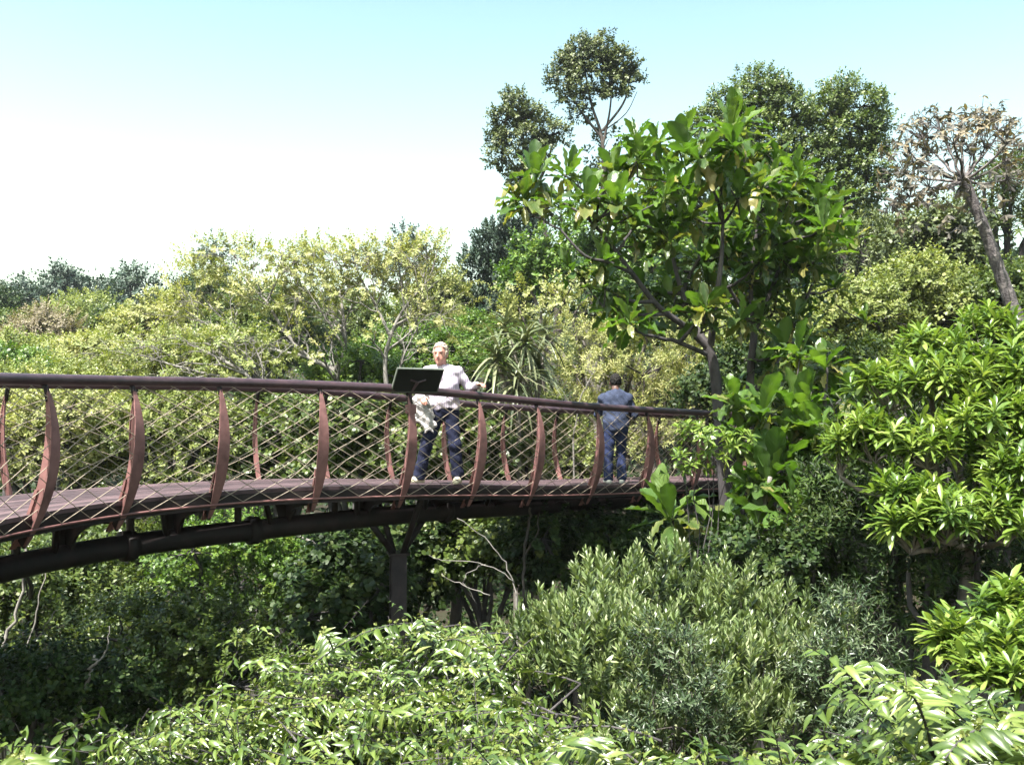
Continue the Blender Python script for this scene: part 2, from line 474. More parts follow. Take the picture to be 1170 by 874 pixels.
rib_px = [-420, -240, -110, -30, 50, 150, 250, 365, 465, 545, 612, 680, 738, 795, 850, 905, 960]
rib_u = [U(p) for p in rib_px]
for i, u in enumerate(rib_u):
    t = TG(u); no = OUT(u)
    for side in (0, 1):
        sg = 1 if side == 0 else -1
        f = lambda o: (o if side == 0 else -W - o)
        s = np.linspace(.055, 1.0, 30)
        wd = (.115 if side == 0 else .07) * np.sin(np.pi * np.clip((s - .03) / 1.25, 0, 1)) ** .75 + .008
        ou = ob(s) + .012; inn = ou - wd
        poly = np.concatenate([np.stack([B(u, f(a), -HT * b) for a, b in zip(ou, s)]), np.stack([B(u, f(a), -HT * b) for a, b in zip(inn, s)])[::-1]])
        m = MB(); m.prism(poly, t, .018)
        hw = (.062 * np.sin(np.pi * np.clip((s - .03) / 1.02, 0, 1)) ** .8 + .004) * (1 if side == 0 else .45)   # leaf-shaped outer flange
        op = np.stack([B(u, f(a + .003), -HT * b) for a, b in zip(ou, s)]); ip = np.stack([B(u, f(a - .013), -HT * b) for a, b in zip(ou, s)])
        m.sweep(np.stack([op - t * hw[:, None], op + t * hw[:, None], ip + t * hw[:, None], ip - t * hw[:, None]], 1), None)
        rb = m.build('railing_rib', M['rust'], bridge)
        # inner backing bar, darker, and the neck up to the handrail
        if side == 0:
            m = MB()
            s2 = np.linspace(.66, 1.02, 7)
            ou2 = ob(s2) - .085; poly = np.concatenate([np.stack([B(u, a, -HT * b) for a, b in zip(ou2, s2)]), np.stack([B(u, a - .03, -HT * b) for a, b in zip(ou2, s2)])[::-1]])
            m.prism(poly, t, .05)
            m.build('rib_bracket', M['rust'], bridge)
        m = MB(); m.tube([B(u, f(0.0), -.03), B(u, f(.03), -.10), B(u, f(.035), -.19)], [.026, .024, .016], 8)
        m.build('rail_neck', M['steel'], bridge, True)
    # transverse frame plate with hollowed lower edges
    dr = float(drop(u)); pts = [(-.06, -1.225), (-.17, -1.47)]
    for a in np.linspace(0, 1, 9):
        pts.append((-.22 - (W / 2 - .32) * (1 - (1 - a) ** 2.2), -1.40 - (dr - 1.40) * a ** 1.9))
    half = pts; full = half + [(-W - o, z) for o, z in half[::-1]]
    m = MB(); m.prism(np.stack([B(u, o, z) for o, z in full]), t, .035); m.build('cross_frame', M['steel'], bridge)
    # longitudinal gusset with rounded corners
    g = [(-.42, -1.23), (-.36, -1.28)] + [(-.34 + .24 * math.sin(a), -1.28 - (dr - 1.28) * (1 - math.cos(a)) * .9) for a in np.linspace(.2, 1.57, 6)]
    g = g + [(-.16, -dr)]
    full = g + [(-x, z) for x, z in g[::-1]]
    base = R(u) - no * W / 2
    m = MB(); m.prism(np.stack([base + t * x + UP * z for x, z in full]), no, .03); m.build('gusset_plate', M['steel'], bridge)
    if i + 1 < len(rib_u):
        um = (u + rib_u[i + 1]) / 2 + .08; dm = float(drop(um))
        m = MB(); m.tube([B(um, -W / 2, -1.22), B(um, -W / 2, -dm)], .042, 6); m.build('strut', M['steel'], bridge)
        m = MB(); m.tube([B(um + .1, -.5, -1.24), B(um + .34, -W / 2 + .05, -dm + .05)], .035, 6); m.build('strut', M['steel'], bridge)
# pipe joint collars
for px in (205, 330, 560):
    u = U(px); m = MB()
    m.tube([B(u - .05, -W / 2, -float(drop(u))), B(u + .05, -W / 2, -float(drop(u)))], .165, 14); m.build('pipe_collar', M['steel'], bridge, True)
# pier
_ua = np.arange(0, BL, .02); up = float(np.interp(455, proj_px(B(_ua, np.full(len(_ua), -W / 2), -drop(_ua)))[0], _ua)); tp = TG(up); no = OUT(up); dr = float(drop(up)); top = B(up, -W / 2, -dr)
pier = thing('pier', (0, 0, 0), None, None); pier.parent = bridge
pier.location = Vector([top[0], top[1], float(terr(top[0], top[1]))]) - bridge.location
hgt = 0.52
m = MB(); zb = float(terr(top[0], top[1])) - .4; zt = top[2] - hgt
c = np.array([top[0], top[1], (zb + zt) / 2]); hz = UP * (zt - zb) / 2
vr = norm(np.array([1.0, .25, 0])); vd = np.array([-vr[1], vr[0], 0])
m.box(c + vd * .115, vr * .098, vd * .014, hz); m.box(c - vd * .115, vr * .098, vd * .014, hz); m.box(c, vr * .03, vd * .100, hz * .998)
m.build('column', surf_mat('grey_oxide_steel', [(.014, .010, .012), (.028, .021, .023), (.045, .034, .037)], rough=.7, scale=3), pier)
m = MB(); m.box([top[0], top[1], zt + .015], vr * .14, vd * .16, UP * .014); m.build('cap_plate', M['steel'], pier)
for a in (-.42, .42):
    for b in (-.0,):
        m = MB(); m.tube([[top[0], top[1], zt + .03] + tp * a * .2, top + tp * a * 1.1 - UP * .07], .045, 8); m.build('arm', M['steel'], pier, True)
for b in (-.5, .5):
    m = MB(); m.tube([[top[0], top[1], zt + .03] + no * b * .2, B(up, -W / 2 + b * 1.0, -1.30)], .04, 8); m.build('arm', M['steel'], pier, True)

# ================================================================ information board
ub = U(466); tb = TG(ub); nb_ = OUT(ub); top = R(ub)
bd = thing('information_board', top + nb_ * .02 - UP * .05, 'dark tilted information board clamped on the near handrail in front of the man in white', 'information board')
tb3 = norm(np.array([1.0, 0.62, 0.0])); nb3 = np.array([tb3[1], -tb3[0], 0])
cen = P(477, 434.5, float(top[1]) - .10)
upv = norm(nb3 * .55 + UP * .83)          # panel's own up: leans outward over the rail
nr = np.cross(tb3, upv)
m = MB(); m.box(cen, tb3 * .300, upv * .155, nr * .012)
m.build('panel', surf_mat('board_back', [(.006, .006, .006), (.012, .012, .012)], rough=.5, scale=5, bump=.03), bd)
m = MB()
frm = surf_mat('board_edge', [(.06, .065, .055), (.11, .12, .10)], rough=.4, scale=9, bump=0)
for sx, sz, ex, ez in ((0, .162, .313, .005), (0, -.162, .313, .005), (.306, 0, .007, .1535), (-.306, 0, .007, .1535)):
    m.box(cen + tb3 * sx + upv * sz, tb3 * ex, upv * ez, nr * .016)
m.build('frame', frm, bd)
m = MB(); k0 = cen - nr * .03 if (cen - nr * .03)[1] < cen[1] else cen + nr * .03
sgn = -1 if np.dot(nr, [0, -1, 0]) < 0 else 1
for a, b in (((-.10, .015), (.0, -.02)), ((.0, -.02), (.10, .015))):
    pa = cen + tb3 * a[0] + upv * a[1] + nr * sgn * .02; pb = cen + tb3 * b[0] + upv * b[1] + nr * sgn * .02
    m.tube([pa, pb], .012, 6)
m.tube([cen - upv * .02 + nr * sgn * .02, top - UP * .06 + nb_ * .03], .02, 6)
m.build('bracket', M['railsteel'], bd)
m = MB(); pc = B(ub, .06, -.24)
m.box(pc, tb * .045, nb_ * .05, UP * .055); m.build('clamp', M['rust'], bd)
m = MB(); m.tube([pc + UP * .05, top - UP * .05 + nb_ * .05], .018, 8); m.build('post', M['steel'], bd, True)
# ================================================================ people (one continuous implicit body each)
def smin(a, b, k):
    h = np.clip(.5 + .5 * (b - a) / k, 0, 1)
    return b + (a - b) * h - k * h * (1 - h)


def cap(p, a, b, r0, r1):
    a = np.asarray(a, float); b = np.asarray(b, float); ba = b - a
    t = np.clip(((p - a) @ ba) / (ba @ ba), 0, 1)
    q = p - a - t[..., None] * ba
    return np.sqrt((q * q).sum(-1)) - (r0 + (r1 - r0) * t)


def ell(p, c, r, rot=None):
    q = p - np.asarray(c, float)
    if rot is not None: q = q @ rot
    r = np.asarray(r, float)
    k0 = np.sqrt(((q / r) ** 2).sum(-1)); k1 = np.sqrt(((q / (r * r)) ** 2).sum(-1))
    return k0 * (k0 - 1) / np.maximum(k1, 1e-6)


def rotz(a):
    c, s = math.cos(a), math.sin(a); return np.array([[c, -s, 0], [s, c, 0], [0, 0, 1.0]])


def rotx(a):
    c, s = math.cos(a), math.sin(a); return np.array([[1.0, 0, 0], [0, c, -s], [0, s, c]])


def surface_nets(fn, lo, hi, h):
    lo = np.asarray(lo, float); n = np.ceil((np.asarray(hi) - lo) / h).astype(int) + 1
    ax = [lo[i] + h * np.arange(n[i]) for i in range(3)]
    val = np.empty(n, np.float32)
    gy, gz = np.meshgrid(ax[1], ax[2], indexing='ij')
    B_ = 24
    for i in range(0, n[0], B_):
        xs = ax[0][i:i + B_]
        p = np.empty((len(xs), n[1], n[2], 3), np.float32)
        p[..., 0] = xs[:, None, None]; p[..., 1] = gy; p[..., 2] = gz
        val[i:i + B_] = fn(p)
    ins = val < 0
    c = np.zeros(n - 1, int); acc = np.zeros((*(n - 1), 3)); cnt = np.zeros(n - 1)
    sl = lambda o: tuple(slice(o[k], n[k] - 1 + o[k]) for k in range(3))
    corners = [(a, b, d) for a in (0, 1) for b in (0, 1) for d in (0, 1)]
    for ca in corners:
        for k in range(3):
            if ca[k] == 1: continue
            cb = list(ca); cb[k] = 1; cb = tuple(cb)
            va, vb = val[sl(ca)], val[sl(cb)]
            x = (va < 0) != (vb < 0)
            t = np.where(x, va / np.where(x, va - vb, 1), 0)
            for j in range(3):
                acc[..., j] += np.where(x, ca[j] + (t if j == k else 0), 0)
            cnt += x
    act = cnt > 0
    idx = -np.ones(n - 1, int); idx[act] = np.arange(act.sum())
    g = np.argwhere(act)
    v = lo + h * (g + acc[act] / cnt[act][:, None])
    qs = []
    for k in range(3):
        a, b = (k + 1) % 3, (k + 2) % 3
        s0 = [slice(None)] * 3; s1 = [slice(None)] * 3
        s0[k] = slice(0, n[k] - 1); s1[k] = slice(1, n[k])
        i0, i1 = ins[tuple(s0)], ins[tuple(s1)]
        e = np.argwhere(i0 != i1)
        e = e[(e[:, a] > 0) & (e[:, b] > 0) & (e[:, a] < n[a] - 1) & (e[:, b] < n[b] - 1)]
        inside0 = i0[tuple(e.T)]
        def cell(da, db):
            q = e.copy(); q[:, a] -= da; q[:, b] -= db; return idx[tuple(q.T)]
        q = np.stack([cell(1, 1), cell(0, 1), cell(0, 0), cell(1, 0)], 1)
        q[~inside0] = q[~inside0][:, ::-1]
        qs.append(q)
    return v, np.concatenate(qs)


def sdf_part(name, fn, lo, hi, h, mats, parent, place, matfn=None, tintfn=None):
    v, q = surface_nets(fn, lo, hi, h)
    m = MB()
    w = place(v)
    m.add(w, q.ravel(), np.full(len(q), 4), tintfn(v) if tintfn else .5)
    if matfn is not None:
        m.m[-1] = matfn(v[q].mean(1))
    return m.build(name, mats, parent, True)


def plain(name, col, rough=.8, spec=.3, scale=25, vary=.25, bump=.15):
    c = np.array(col)
    return surf_mat(name, [tuple(c * (1 - vary)), tuple(c), tuple(np.minimum(c * (1 + vary), .9))], rough=rough, spec=spec, scale=scale, bump=bump, bscale=60)


M['skin_fair'] = plain('skin_fair', (.42, .205, .16), .55, .4, 12, .1, 0)
M['skin_dark'] = plain('skin_dark', (.075, .038, .03), .5, .4, 12, .12, 0)
M['eye'] = plain('eye_dark', (.03, .02, .02), .3, .5, 12, .1, 0)
M['lips'] = plain('lips', (.33, .12, .11), .5, .4, 12, .1, 0)
M['hair_white'] = plain('hair_white', (.36, .28, .235), .8, .2, 60, .25, .5)
M['hair_black'] = plain('hair_black', (.012, .010, .010), .8, .2, 60, .3, .5)
M['shirt_dark'] = plain('shirt_blue', (.030, .038, .07), .85, .2, 9, .45, .4)
M['jean'] = plain('dark_jeans', (.018, .025, .065), .9, .2, 14, .45, .4)
M['navy'] = plain('navy_trousers', (.012, .014, .034), .9, .2, 14, .45, .4)
M['shoe'] = plain('pale_shoes', (.55, .48, .36), .7, .3, 20, .15, .1)
M['shoe_w'] = plain('white_trainers', (.6, .58, .55), .7, .3, 20, .15, .1)
M['jacket'] = plain('pale_jacket', (.40, .37, .37), .85, .2, 7, .35, .8)


def striped():
    m, nt, out = new_mat('striped_shirt')
    tc = nt.nodes.new('ShaderNodeTexCoord'); wv = nt.nodes.new('ShaderNodeTexWave'); wv.bands_direction = 'X'
    wv.inputs['Scale'].default_value = 14; wv.inputs['Distortion'].default_value = .6; wv.inputs['Detail'].default_value = 1
    nt.links.new(tc.outputs['Object'], wv.inputs['Vector'])
    r = ramp(nt, [(.30, .23, .36), (.44, .38, .45), (.55, .50, .54)], [.15, .45, .7]); nt.links.new(wv.outputs['Fac'], r.inputs['Fac'])
    p = nt.nodes.new('ShaderNodeBsdfPrincipled'); p.inputs['Roughness'].default_value = .85
    nt.links.new(r.outputs[0], p.inputs['Base Color'])
    nz = nt.nodes.new('ShaderNodeTexNoise'); nz.inputs['Scale'].default_value = 9; nt.links.new(tc.outputs['Object'], nz.inputs['Vector'])
    b = nt.nodes.new('ShaderNodeBump'); b.inputs['Strength'].default_value = .5; b.inputs['Distance'].default_value = .03
    nt.links.new(nz.outputs['Fac'], b.inputs['Height']); nt.links.new(b.outputs[0], p.inputs['Normal'])
    nt.links.new(p.outputs[0], out.inputs['Surface'])
    return m


M['shirt_striped'] = striped()


def hand(p, d, wrist, fdir, palm_n, side, s=1.0, curl=.5):
    """palm and five unequal bent fingers; fdir finger direction, palm_n palm normal, side = thumb direction"""
    fdir = norm(np.asarray(fdir, float)); palm_n = norm(np.asarray(palm_n, float)); side = norm(np.asarray(side, float))
    w = np.asarray(wrist, float)
    for k, (o, ln) in enumerate([(.028, .072), (.010, .080), (-.010, .075), (-.028, .058)]):
        b = w + fdir * .085 * s + side * o * s
        d = smin(d, cap(p, w + fdir * .01 + side * o * .5, b, .017 * s, .0125 * s), .012)
        m = b + (fdir * math.cos(curl) + palm_n * math.sin(curl)) * ln * .55 * s
        e = m + (fdir * math.cos(curl * 2) + palm_n * math.sin(curl * 2)) * ln * .5 * s
        d = np.minimum(d, smin(cap(p, b, m, .0105 * s, .0095 * s), cap(p, m, e, .0095 * s, .008 * s), .004))
    tb = w + fdir * .025 * s + side * .025 * s; tm = tb + (side * .75 + fdir * .6) * .045 * s; te = tm + (fdir * .9 + palm_n * .4) * .035 * s
    return smin(d, smin(cap(p, tb, tm, .015 * s, .012 * s), cap(p, tm, te, .012 * s, .009 * s), .006), .008)


class Fig:
    """joints in local metres, x = picture right, y = away from the viewer, z = up; front = facing dir"""
    def __init__(s, J, face, front, build=1.0):
        s.J = J; s.face = face; s.front = norm(np.asarray(front, float)); s.b = build
        s.rt = norm(np.cross(s.front, UP))    # the figure's own right-hand side... sign handled by joints

    def torso(s, p, g=0.0, low=0.0):
        J = s.J; f = s.front; rx = rotz(math.atan2(f[1], f[0]) - math.pi / 2)
        q = J['chest']; b = s.b
        d = ell(p, np.asarray(J['chest']), np.array([.185, .118, .20]) * b + g, rx)
        d = smin(d, ell(p, np.asarray(J['belly']), np.array([.170, .125 * (1.05 if b > 1 else 1), .19]) * b + g, rx), .07)
        d = smin(d, ell(p, np.asarray(J['pelvis']), np.array([.172, .122, .14]) * b + g, rx), .06)
        for k in ('l', 'r'):
            d = smin(d, cap(p, np.asarray(J['neck']) - UP * .06, J['sh' + k], .055 + g, .060 + g), .06)
        return d

    def arm(s, p, k, g=0.0, upto=1.0):
        J = s.J
        d = cap(p, J['sh' + k], J['el' + k], .054 + g, .042 + g)
        e = np.asarray(J['el' + k]); w = np.asarray(J['wr' + k])
        return smin(d, cap(p, e, e + (w - e) * upto, .042 + g, .027 + g + (1 - upto) * .01), .02)

    def leg(s, p, k, g=0.0, flare=0.0):
        J = s.J
        d = cap(p, J['hip' + k], J['kn' + k], .083 + g, .056 + g)
        return smin(d, cap(p, J['kn' + k], J['an' + k], .055 + g, .040 + g + flare), .03)

    def head(s, p):
        J = s.J; h = np.asarray(J['head']); f = norm(np.asarray(s.face, float)); r = norm(np.cross(f, UP)); u = np.cross(r, f)
        rot = np.stack([r, f, u], 1)
        p = h + (p - h) / s.hs
        d = ell(p, h + u * .025 - f * .008, (.074, .092, .098), rot)
        d = smin(d, ell(p, h - u * .055 + f * .022, (.056, .066, .066), rot), .035)     # jaw
        d = smin(d, ell(p, h - u * .100 + f * .066, (.022, .020, .018), rot), .02)       # chin
        d = smin(d, cap(p, h + f * .088 + u * .01, h + f * .104 - u * .032, .009, .016), .012)  # nose
        d = smin(d, cap(p, h + f * .080 + u * .028 - r * .035, h + f * .080 + u * .028 + r * .035, .011, .011), .012)  # brow
        for sg in (-1, 1):
            d = np.maximum(d, -ell(p, h + f * .098 + u * .006 + r * sg * .032, (.015, .010, .008), rot))  # eye sockets
            d = smin(d, ell(p, h + r * sg * .079 - u * .01 - f * .01, (.010, .020, .032), rot), .008)      # ears
        d = smin(d, cap(p, J['neck'], h - u * .06 - f * .015, .056, .052), .03) * s.hs
        s.hf = (h, f, r, u)
        return d

    def foot(s, p, k, g=0.0):
        J = s.J; a = np.asarray(J['an' + k]); t = np.asarray(J['toe' + k])
        heel = a * [1, 1, 0] + UP * .035 - norm((t - a) * [1, 1, 0]) * .045
        d = cap(p, heel, t * [1, 1, 0] + UP * .030, .036 + g, .030 + g)
        d = smin(d, cap(p, a, heel * .5 + t * .5 * [1, 1, 0] + UP * .03, .038 + g, .034 + g), .03)
        return np.maximum(d, .004 - p[..., 2])


def make_person(label, base, J, face, front, mats, hairstyle, hands, sleeve, shirt_low, bounds, build=1.0, group=None, scale=1.0, hs=1.0):
    fig = Fig(J, face, front, build); fig.hs = hs
    root = thing('person', base, label, 'person', group)
    place = lambda v: v * scale + np.asarray(base, float)
    lo, hi = bounds

    def body(p):
        d = fig.torso(p, -.012)
        for k in ('l', 'r'):
            d = smin(d, fig.arm(p, k, -.006), .03); d = smin(d, fig.leg(p, k, -.008), .03); d = smin(d, fig.foot(p, k, -.008), .02)
        d = smin(d, fig.head(p), .02)
        for k in ('l', 'r'):
            w, fd, pn, sd_, cu = hands[k]
            d = hand(p, d, w, fd, pn, sd_, 1.0, cu)
        return d

    def bm(c):   # eyes and mouth are painted skin areas of the body mesh
        h, f, r, u = fig.hf
        q = (c - h) / hs; x = q @ r; y = q @ f; z = q @ u
        out = np.zeros(len(c), int)
        out[(y > .06) & (np.abs(np.abs(x) - .032) < .011) & (np.abs(z - .006) < .006)] = 1
        out[(y > .06) & (np.abs(x) < .027) & (np.abs(z + .062) < .0085)] = 2
        return out
    sdf_part('body', body, lo, hi, .0085, [mats['skin'], M['eye'], M['lips']], root, place, bm)

    def shirt(p):
        d = fig.torso(p, .014)
        wr = .010 * np.sin(p[..., 2] * 38 + p[..., 0] * 21) * np.sin(p[..., 0] * 33 + p[..., 1] * 17)
        d = np.maximum(d, shirt_low + .02 * np.sin(p[..., 0] * 14) - p[..., 2])
        for k in ('l', 'r'):
            d = smin(d, fig.arm(p, k, .013 + (.008 if sleeve < .6 else 0), sleeve), .035)
        d = smin(d, cap(p, np.asarray(J['neck']) - UP * .05, np.asarray(J['neck']) + UP * .015, .075, .066), .02)
        d = np.maximum(d, -cap(p, np.asarray(J['neck']) + UP * .0, np.asarray(J['neck']) + UP * .12, .053, .058))
        return d + wr
    sdf_part('shirt', shirt, lo, hi, .0105, mats['shirt'], root, place)

    def trousers(p):
        rx = rotz(math.atan2(fig.front[1], fig.front[0]) - math.pi / 2)
        d = ell(p, J['pelvis'], (.178 * build, .130 * build, .15), rx)
        for k in ('l', 'r'):
            d = smin(d, fig.leg(p, k, .020, .018), .035)
        d = d + .007 * np.sin(p[..., 2] * 44 + p[..., 0] * 17) * np.sin(p[..., 0] * 23 + p[..., 2] * 9)
        return np.maximum(np.maximum(d, p[..., 2] - J['pelvis'][2] - .085), .045 - p[..., 2])
    sdf_part('trousers', trousers, [lo[0], lo[1], 0], [hi[0], hi[1], J['pelvis'][2] + .2], .0115, mats['trousers'], root, place)
    for k in ('l', 'r'):
        a = np.asarray(J['an' + k]); 
        sdf_part('shoe', lambda p: np.maximum(fig.foot(p, k, .008), p[..., 2] - .105), [a[0] - .3, a[1] - .3, -.02], [a[0] + .3, a[1] + .3, .13], .009, mats['shoe'], root, place)
    h, f, r, u = fig.hf; rot = np.stack([r, f, u], 1)

    def hair(p):
        p = h + (p - h) / hs
        n = .006 * np.sin(p[..., 0] * 130) * np.sin(p[..., 2] * 110 + p[..., 1] * 120)
        d = ell(p, h + u * .032 - f * .016, np.array((.084, .100, .104)) + (.004 if hairstyle == 'white' else -.001), rot) + n
        q = p - h; y = q @ f; z = q @ u
        return np.maximum(d, np.minimum(.080 - z + np.clip(y, -.1, .1) * .25 - .02, y * .9 + .028 - z * .35) if hairstyle == 'white' else np.maximum(y - .07, -.02 - z + .3 * y))
    def hair_w(p):
        p = h + (p - h) / hs
        n = .007 * np.sin(p[..., 0] * 90) * np.sin(p[..., 2] * 85 + p[..., 1] * 80) + .005 * np.sin(p[..., 0] * 210 + p[..., 2] * 60) * np.sin(p[..., 1] * 190 + p[..., 2] * 170)
        d = ell(p, h + u * .034 - f * .016, (.087, .104, .108), rot) + n
        q = p - h; y = q @ f; z = q @ u
        cut = np.maximum(y - .03 - np.clip(z - .06, 0, 1) * 1.6, -.06 - z)     # open at the face, ends at the nape
        return np.maximum(d, cut)
    sdf_part('hair', hair_w if hairstyle == 'white' else hair, h - .18, h + .18, .008, mats['hair'], root, place)
    return root, fig


def deckpoint(px, Y):
    """point on the deck seen along column px at distance Y"""
    x = P(px, 500, Y)
    d = np.linalg.norm(_c[:, :2] - x[:2], axis=1); u = _len[np.argmin(d)]
    return np.array([x[0], x[1], R(u)[2] - HR])


# the man in white: faces the viewer, one forearm on the rail, a pale jacket over the other arm
b1 = deckpoint(503, 12.95)
J1 = dict(head=(.005, -.07, 1.615), neck=(.02, -.02, 1.475), chest=(.035, -.01, 1.27), belly=(.045, 0, 1.08), pelvis=(.05, .01, .94),
          shl=(.215, -.03, 1.385), shr=(-.15, .01, 1.40), ell=(.36, .02, 1.20), wrl=(.475, -.15, 1.235), elr=(-.255, .02, 1.13), wrr=(-.215, -.21, 1.07),
          hipl=(.13, .01, .89), hipr=(-.035, .0, .89), knl=(.185, -.05, .48), knr=(-.17, -.03, .49), anl=(.225, .02, .085), anr=(-.27, .02, .085),
          toel=(.20, -.17, .03), toer=(-.40, -.10, .03))
h1 = dict(l=((.475, -.15, 1.235), (.55, -.75, .05), (0, -.3, -1), (-.6, -.5, .1), .45), r=((-.215, -.21, 1.07), (.3, -.9, -.2), (.2, .1, -1), (.9, .3, .2), .7))
man1, fig1 = make_person('man with white hair in a white striped shirt and navy trousers, leaning on the rail', b1, J1, (-.25, -1, -.02), (-.2, -1, 0),
                         dict(skin=M['skin_fair'], shirt=M['shirt_striped'], trousers=M['navy'], shoe=M['shoe'], hair=M['hair_white']),
                         'white', h1, .97, .92, ([-.55, -.42, -.02], [.68, .28, 1.84]), 1.06, None, 1.05, 1.1)
# jacket hanging over his forearm
jk = lambda p: np.maximum(np.minimum(
    ell(p, (-.20, -.13, 1.00), (.085, .14, .15)),
    np.minimum(smin(cap(p, (-.26, -.15, 1.05), (-.245, -.16, .80), .075, .05), cap(p, (-.19, -.2, 1.04), (-.13, -.2, .66), .06, .055), .05),
               cap(p, (-.15, -.15, 1.02), (-.08, -.17, .72), .05, .04)))
    + .016 * np.sin(p[..., 0] * 70 + p[..., 2] * 9) * np.sin(p[..., 2] * 17 + 1) + .006 * np.sin(p[..., 2] * 60 + p[..., 0] * 40), .64 + .03 * np.sin(p[..., 0] * 40) - p[..., 2])
jroot = sdf_part('jacket', jk, [-.42, -.42, .58], [.05, .1, 1.2], .011, M['jacket'], None, lambda v: v * 1.05 + b1)
tag(jroot, 'pale crumpled jacket draped over the forearm of the man in white', 'jacket')
# the man in blue: back to the viewer, leaning on the far rail
b2 = deckpoint(704, 15.55)
J2 = dict(head=(.012, .19, 1.59), neck=(.0, .09, 1.455), chest=(0, .07, 1.25), belly=(0, .03, 1.05), pelvis=(0, .0, .92),
          shl=(-.195, .10, 1.335), shr=(.19, .09, 1.355), ell=(-.27, .20, 1.10), wrl=(-.15, .40, 1.08), elr=(.295, .12, 1.08), wrr=(.22, .33, .98),
          hipl=(-.085, .0, .87), hipr=(.085, 0, .87), knl=(-.12, .00, .48), knr=(.085, .10, .48), anl=(-.125, 0, .085), anr=(.09, .02, .085),
          toel=(-.155, .19, .03), toer=(.12, .21, .03))
h2 = dict(l=((-.15, .40, 1.08), (.5, .85, -.1), (0, .1, -1), (.8, -.3, .1), .5), r=((.22, .33, .98), (-.3, .9, -.1), (-.2, .1, -1), (-.9, -.2, .1), .5))
man2, fig2 = make_person('man with dark hair in a loose blue shirt and jeans, back turned, hunched forward', b2, J2, (.1, 1, -.15), (0, 1, 0),
                         dict(skin=M['skin_dark'], shirt=M['shirt_dark'], trousers=M['jean'], shoe=M['shoe_w'], hair=M['hair_black']),
                         'black', h2, .25, .76, ([-.45, -.25, -.02], [.45, .62, 1.82]), 1.12, None, 1.0, 1.12)
# ================================================================ foliage materials
M['lf_olive'] = leaf_mat('leaf_olive', [(.05, .068, .017), (.125, .16, .037), (.205, .235, .063), (.27, .27, .10)], .5, .3)
M['lf_yellow'] = leaf_mat('leaf_yellow_green', [(.075, .09, .026), (.19, .215, .066), (.30, .305, .115), (.40, .36, .18)], .55, .32)
M['lf_bright'] = leaf_mat('leaf_bright_green', [(.025, .05, .010), (.06, .12, .017), (.10, .17, .022), (.16, .20, .035)], .42, .32)
M['lf_mid'] = leaf_mat('leaf_mid_green', [(.020, .036, .008), (.05, .08, .014), (.085, .118, .022), (.14, .155, .04)], .42, .28)
M['lf_dark'] = leaf_mat('leaf_shade_dark_green', [(.006, .014, .004), (.015, .033, .007), (.030, .052, .011), (.065, .085, .018)], .5, .2, .25)  # dark green, darkened further: understorey shade is put into the leaf colour
M['lf_blue'] = leaf_mat('leaf_blue_green', [(.010, .022, .015), (.020, .042, .026), (.032, .058, .035), (.05, .075, .04)], .55, .18)
M['lf_gum'] = leaf_mat('leaf_dark_olive', [(.024, .034, .014), (.055, .075, .024), (.095, .12, .034), (.14, .15, .05)], .5, .2)
M['lf_grey'] = leaf_mat('leaf_grey_green', [(.032, .05, .018), (.088, .124, .042), (.15, .195, .07), (.32, .35, .20)], .40, .25, .55)
M['lf_slate'] = leaf_mat('leaf_slate_green', [(.014, .026, .012), (.032, .054, .022), (.055, .082, .035), (.12, .145, .08)], .38, .18, .5)
M['lf_fresh'] = leaf_mat('leaf_fresh_green', [(.028, .042, .014), (.06, .095, .022), (.105, .145, .03), (.15, .175, .05)], .42, .28)
M['lf_big'] = leaf_mat('leaf_paddle', [(.25, .22, .08), (.13, .15, .045), (.045, .08, .02), (.06, .115, .024), (.105, .165, .036)],   .34, .38, .6, (1.3, 1.5, .42), .13)
M['lf_whorl'] = leaf_mat('leaf_glossy_whorl', [(.02, .045, .010), (.065, .12, .020), (.145, .215, .036), (.24, .29, .08)], .33, .35, .55)
M['lf_droop'] = leaf_mat('leaf_drooping', [(.018, .038, .009), (.055, .092, .018), (.11, .158, .03), (.21, .235, .07)], .3, .28, .6)
M['lf_bloom'] = leaf_mat('bud_cluster', [(.10, .13, .03), (.17, .20, .05), (.25, .26, .09)], .6, .3)
M['lf_strap'] = leaf_mat('leaf_strap', [(.04, .055, .03), (.085, .105, .05), (.14, .155, .08), (.2, .2, .12)], .4, .15, .5)
M['lf_dry'] = leaf_mat('leaf_dry', [(.035, .034, .034), (.095, .085, .07), (.165, .142, .105), (.25, .18, .085)], .7, .2)
M['lf_mauve'] = leaf_mat('leaf_mauve', [(.09, .075, .05), (.17, .135, .10), (.21, .18, .10), (.18, .18, .07)], .6, .25)


def rsph(n, rg):
    return norm(rg.normal(size=(n, 3)))


def W_(lobes, f=1.0):
    """(px, py, Y, rx_px, rz_px[, ry_m]) -> world centre and radii"""
    c = []; r = []
    for l in lobes:
        px, py, Y, rx, rz = l[:5]
        s = Y / F
        c.append(P(px, py, Y)); rx *= f; rz *= f; r.append([rx * s, l[5] if len(l) > 5 else (rx + rz) * .5 * s, rz * s])
    return np.array(c), np.array(r)


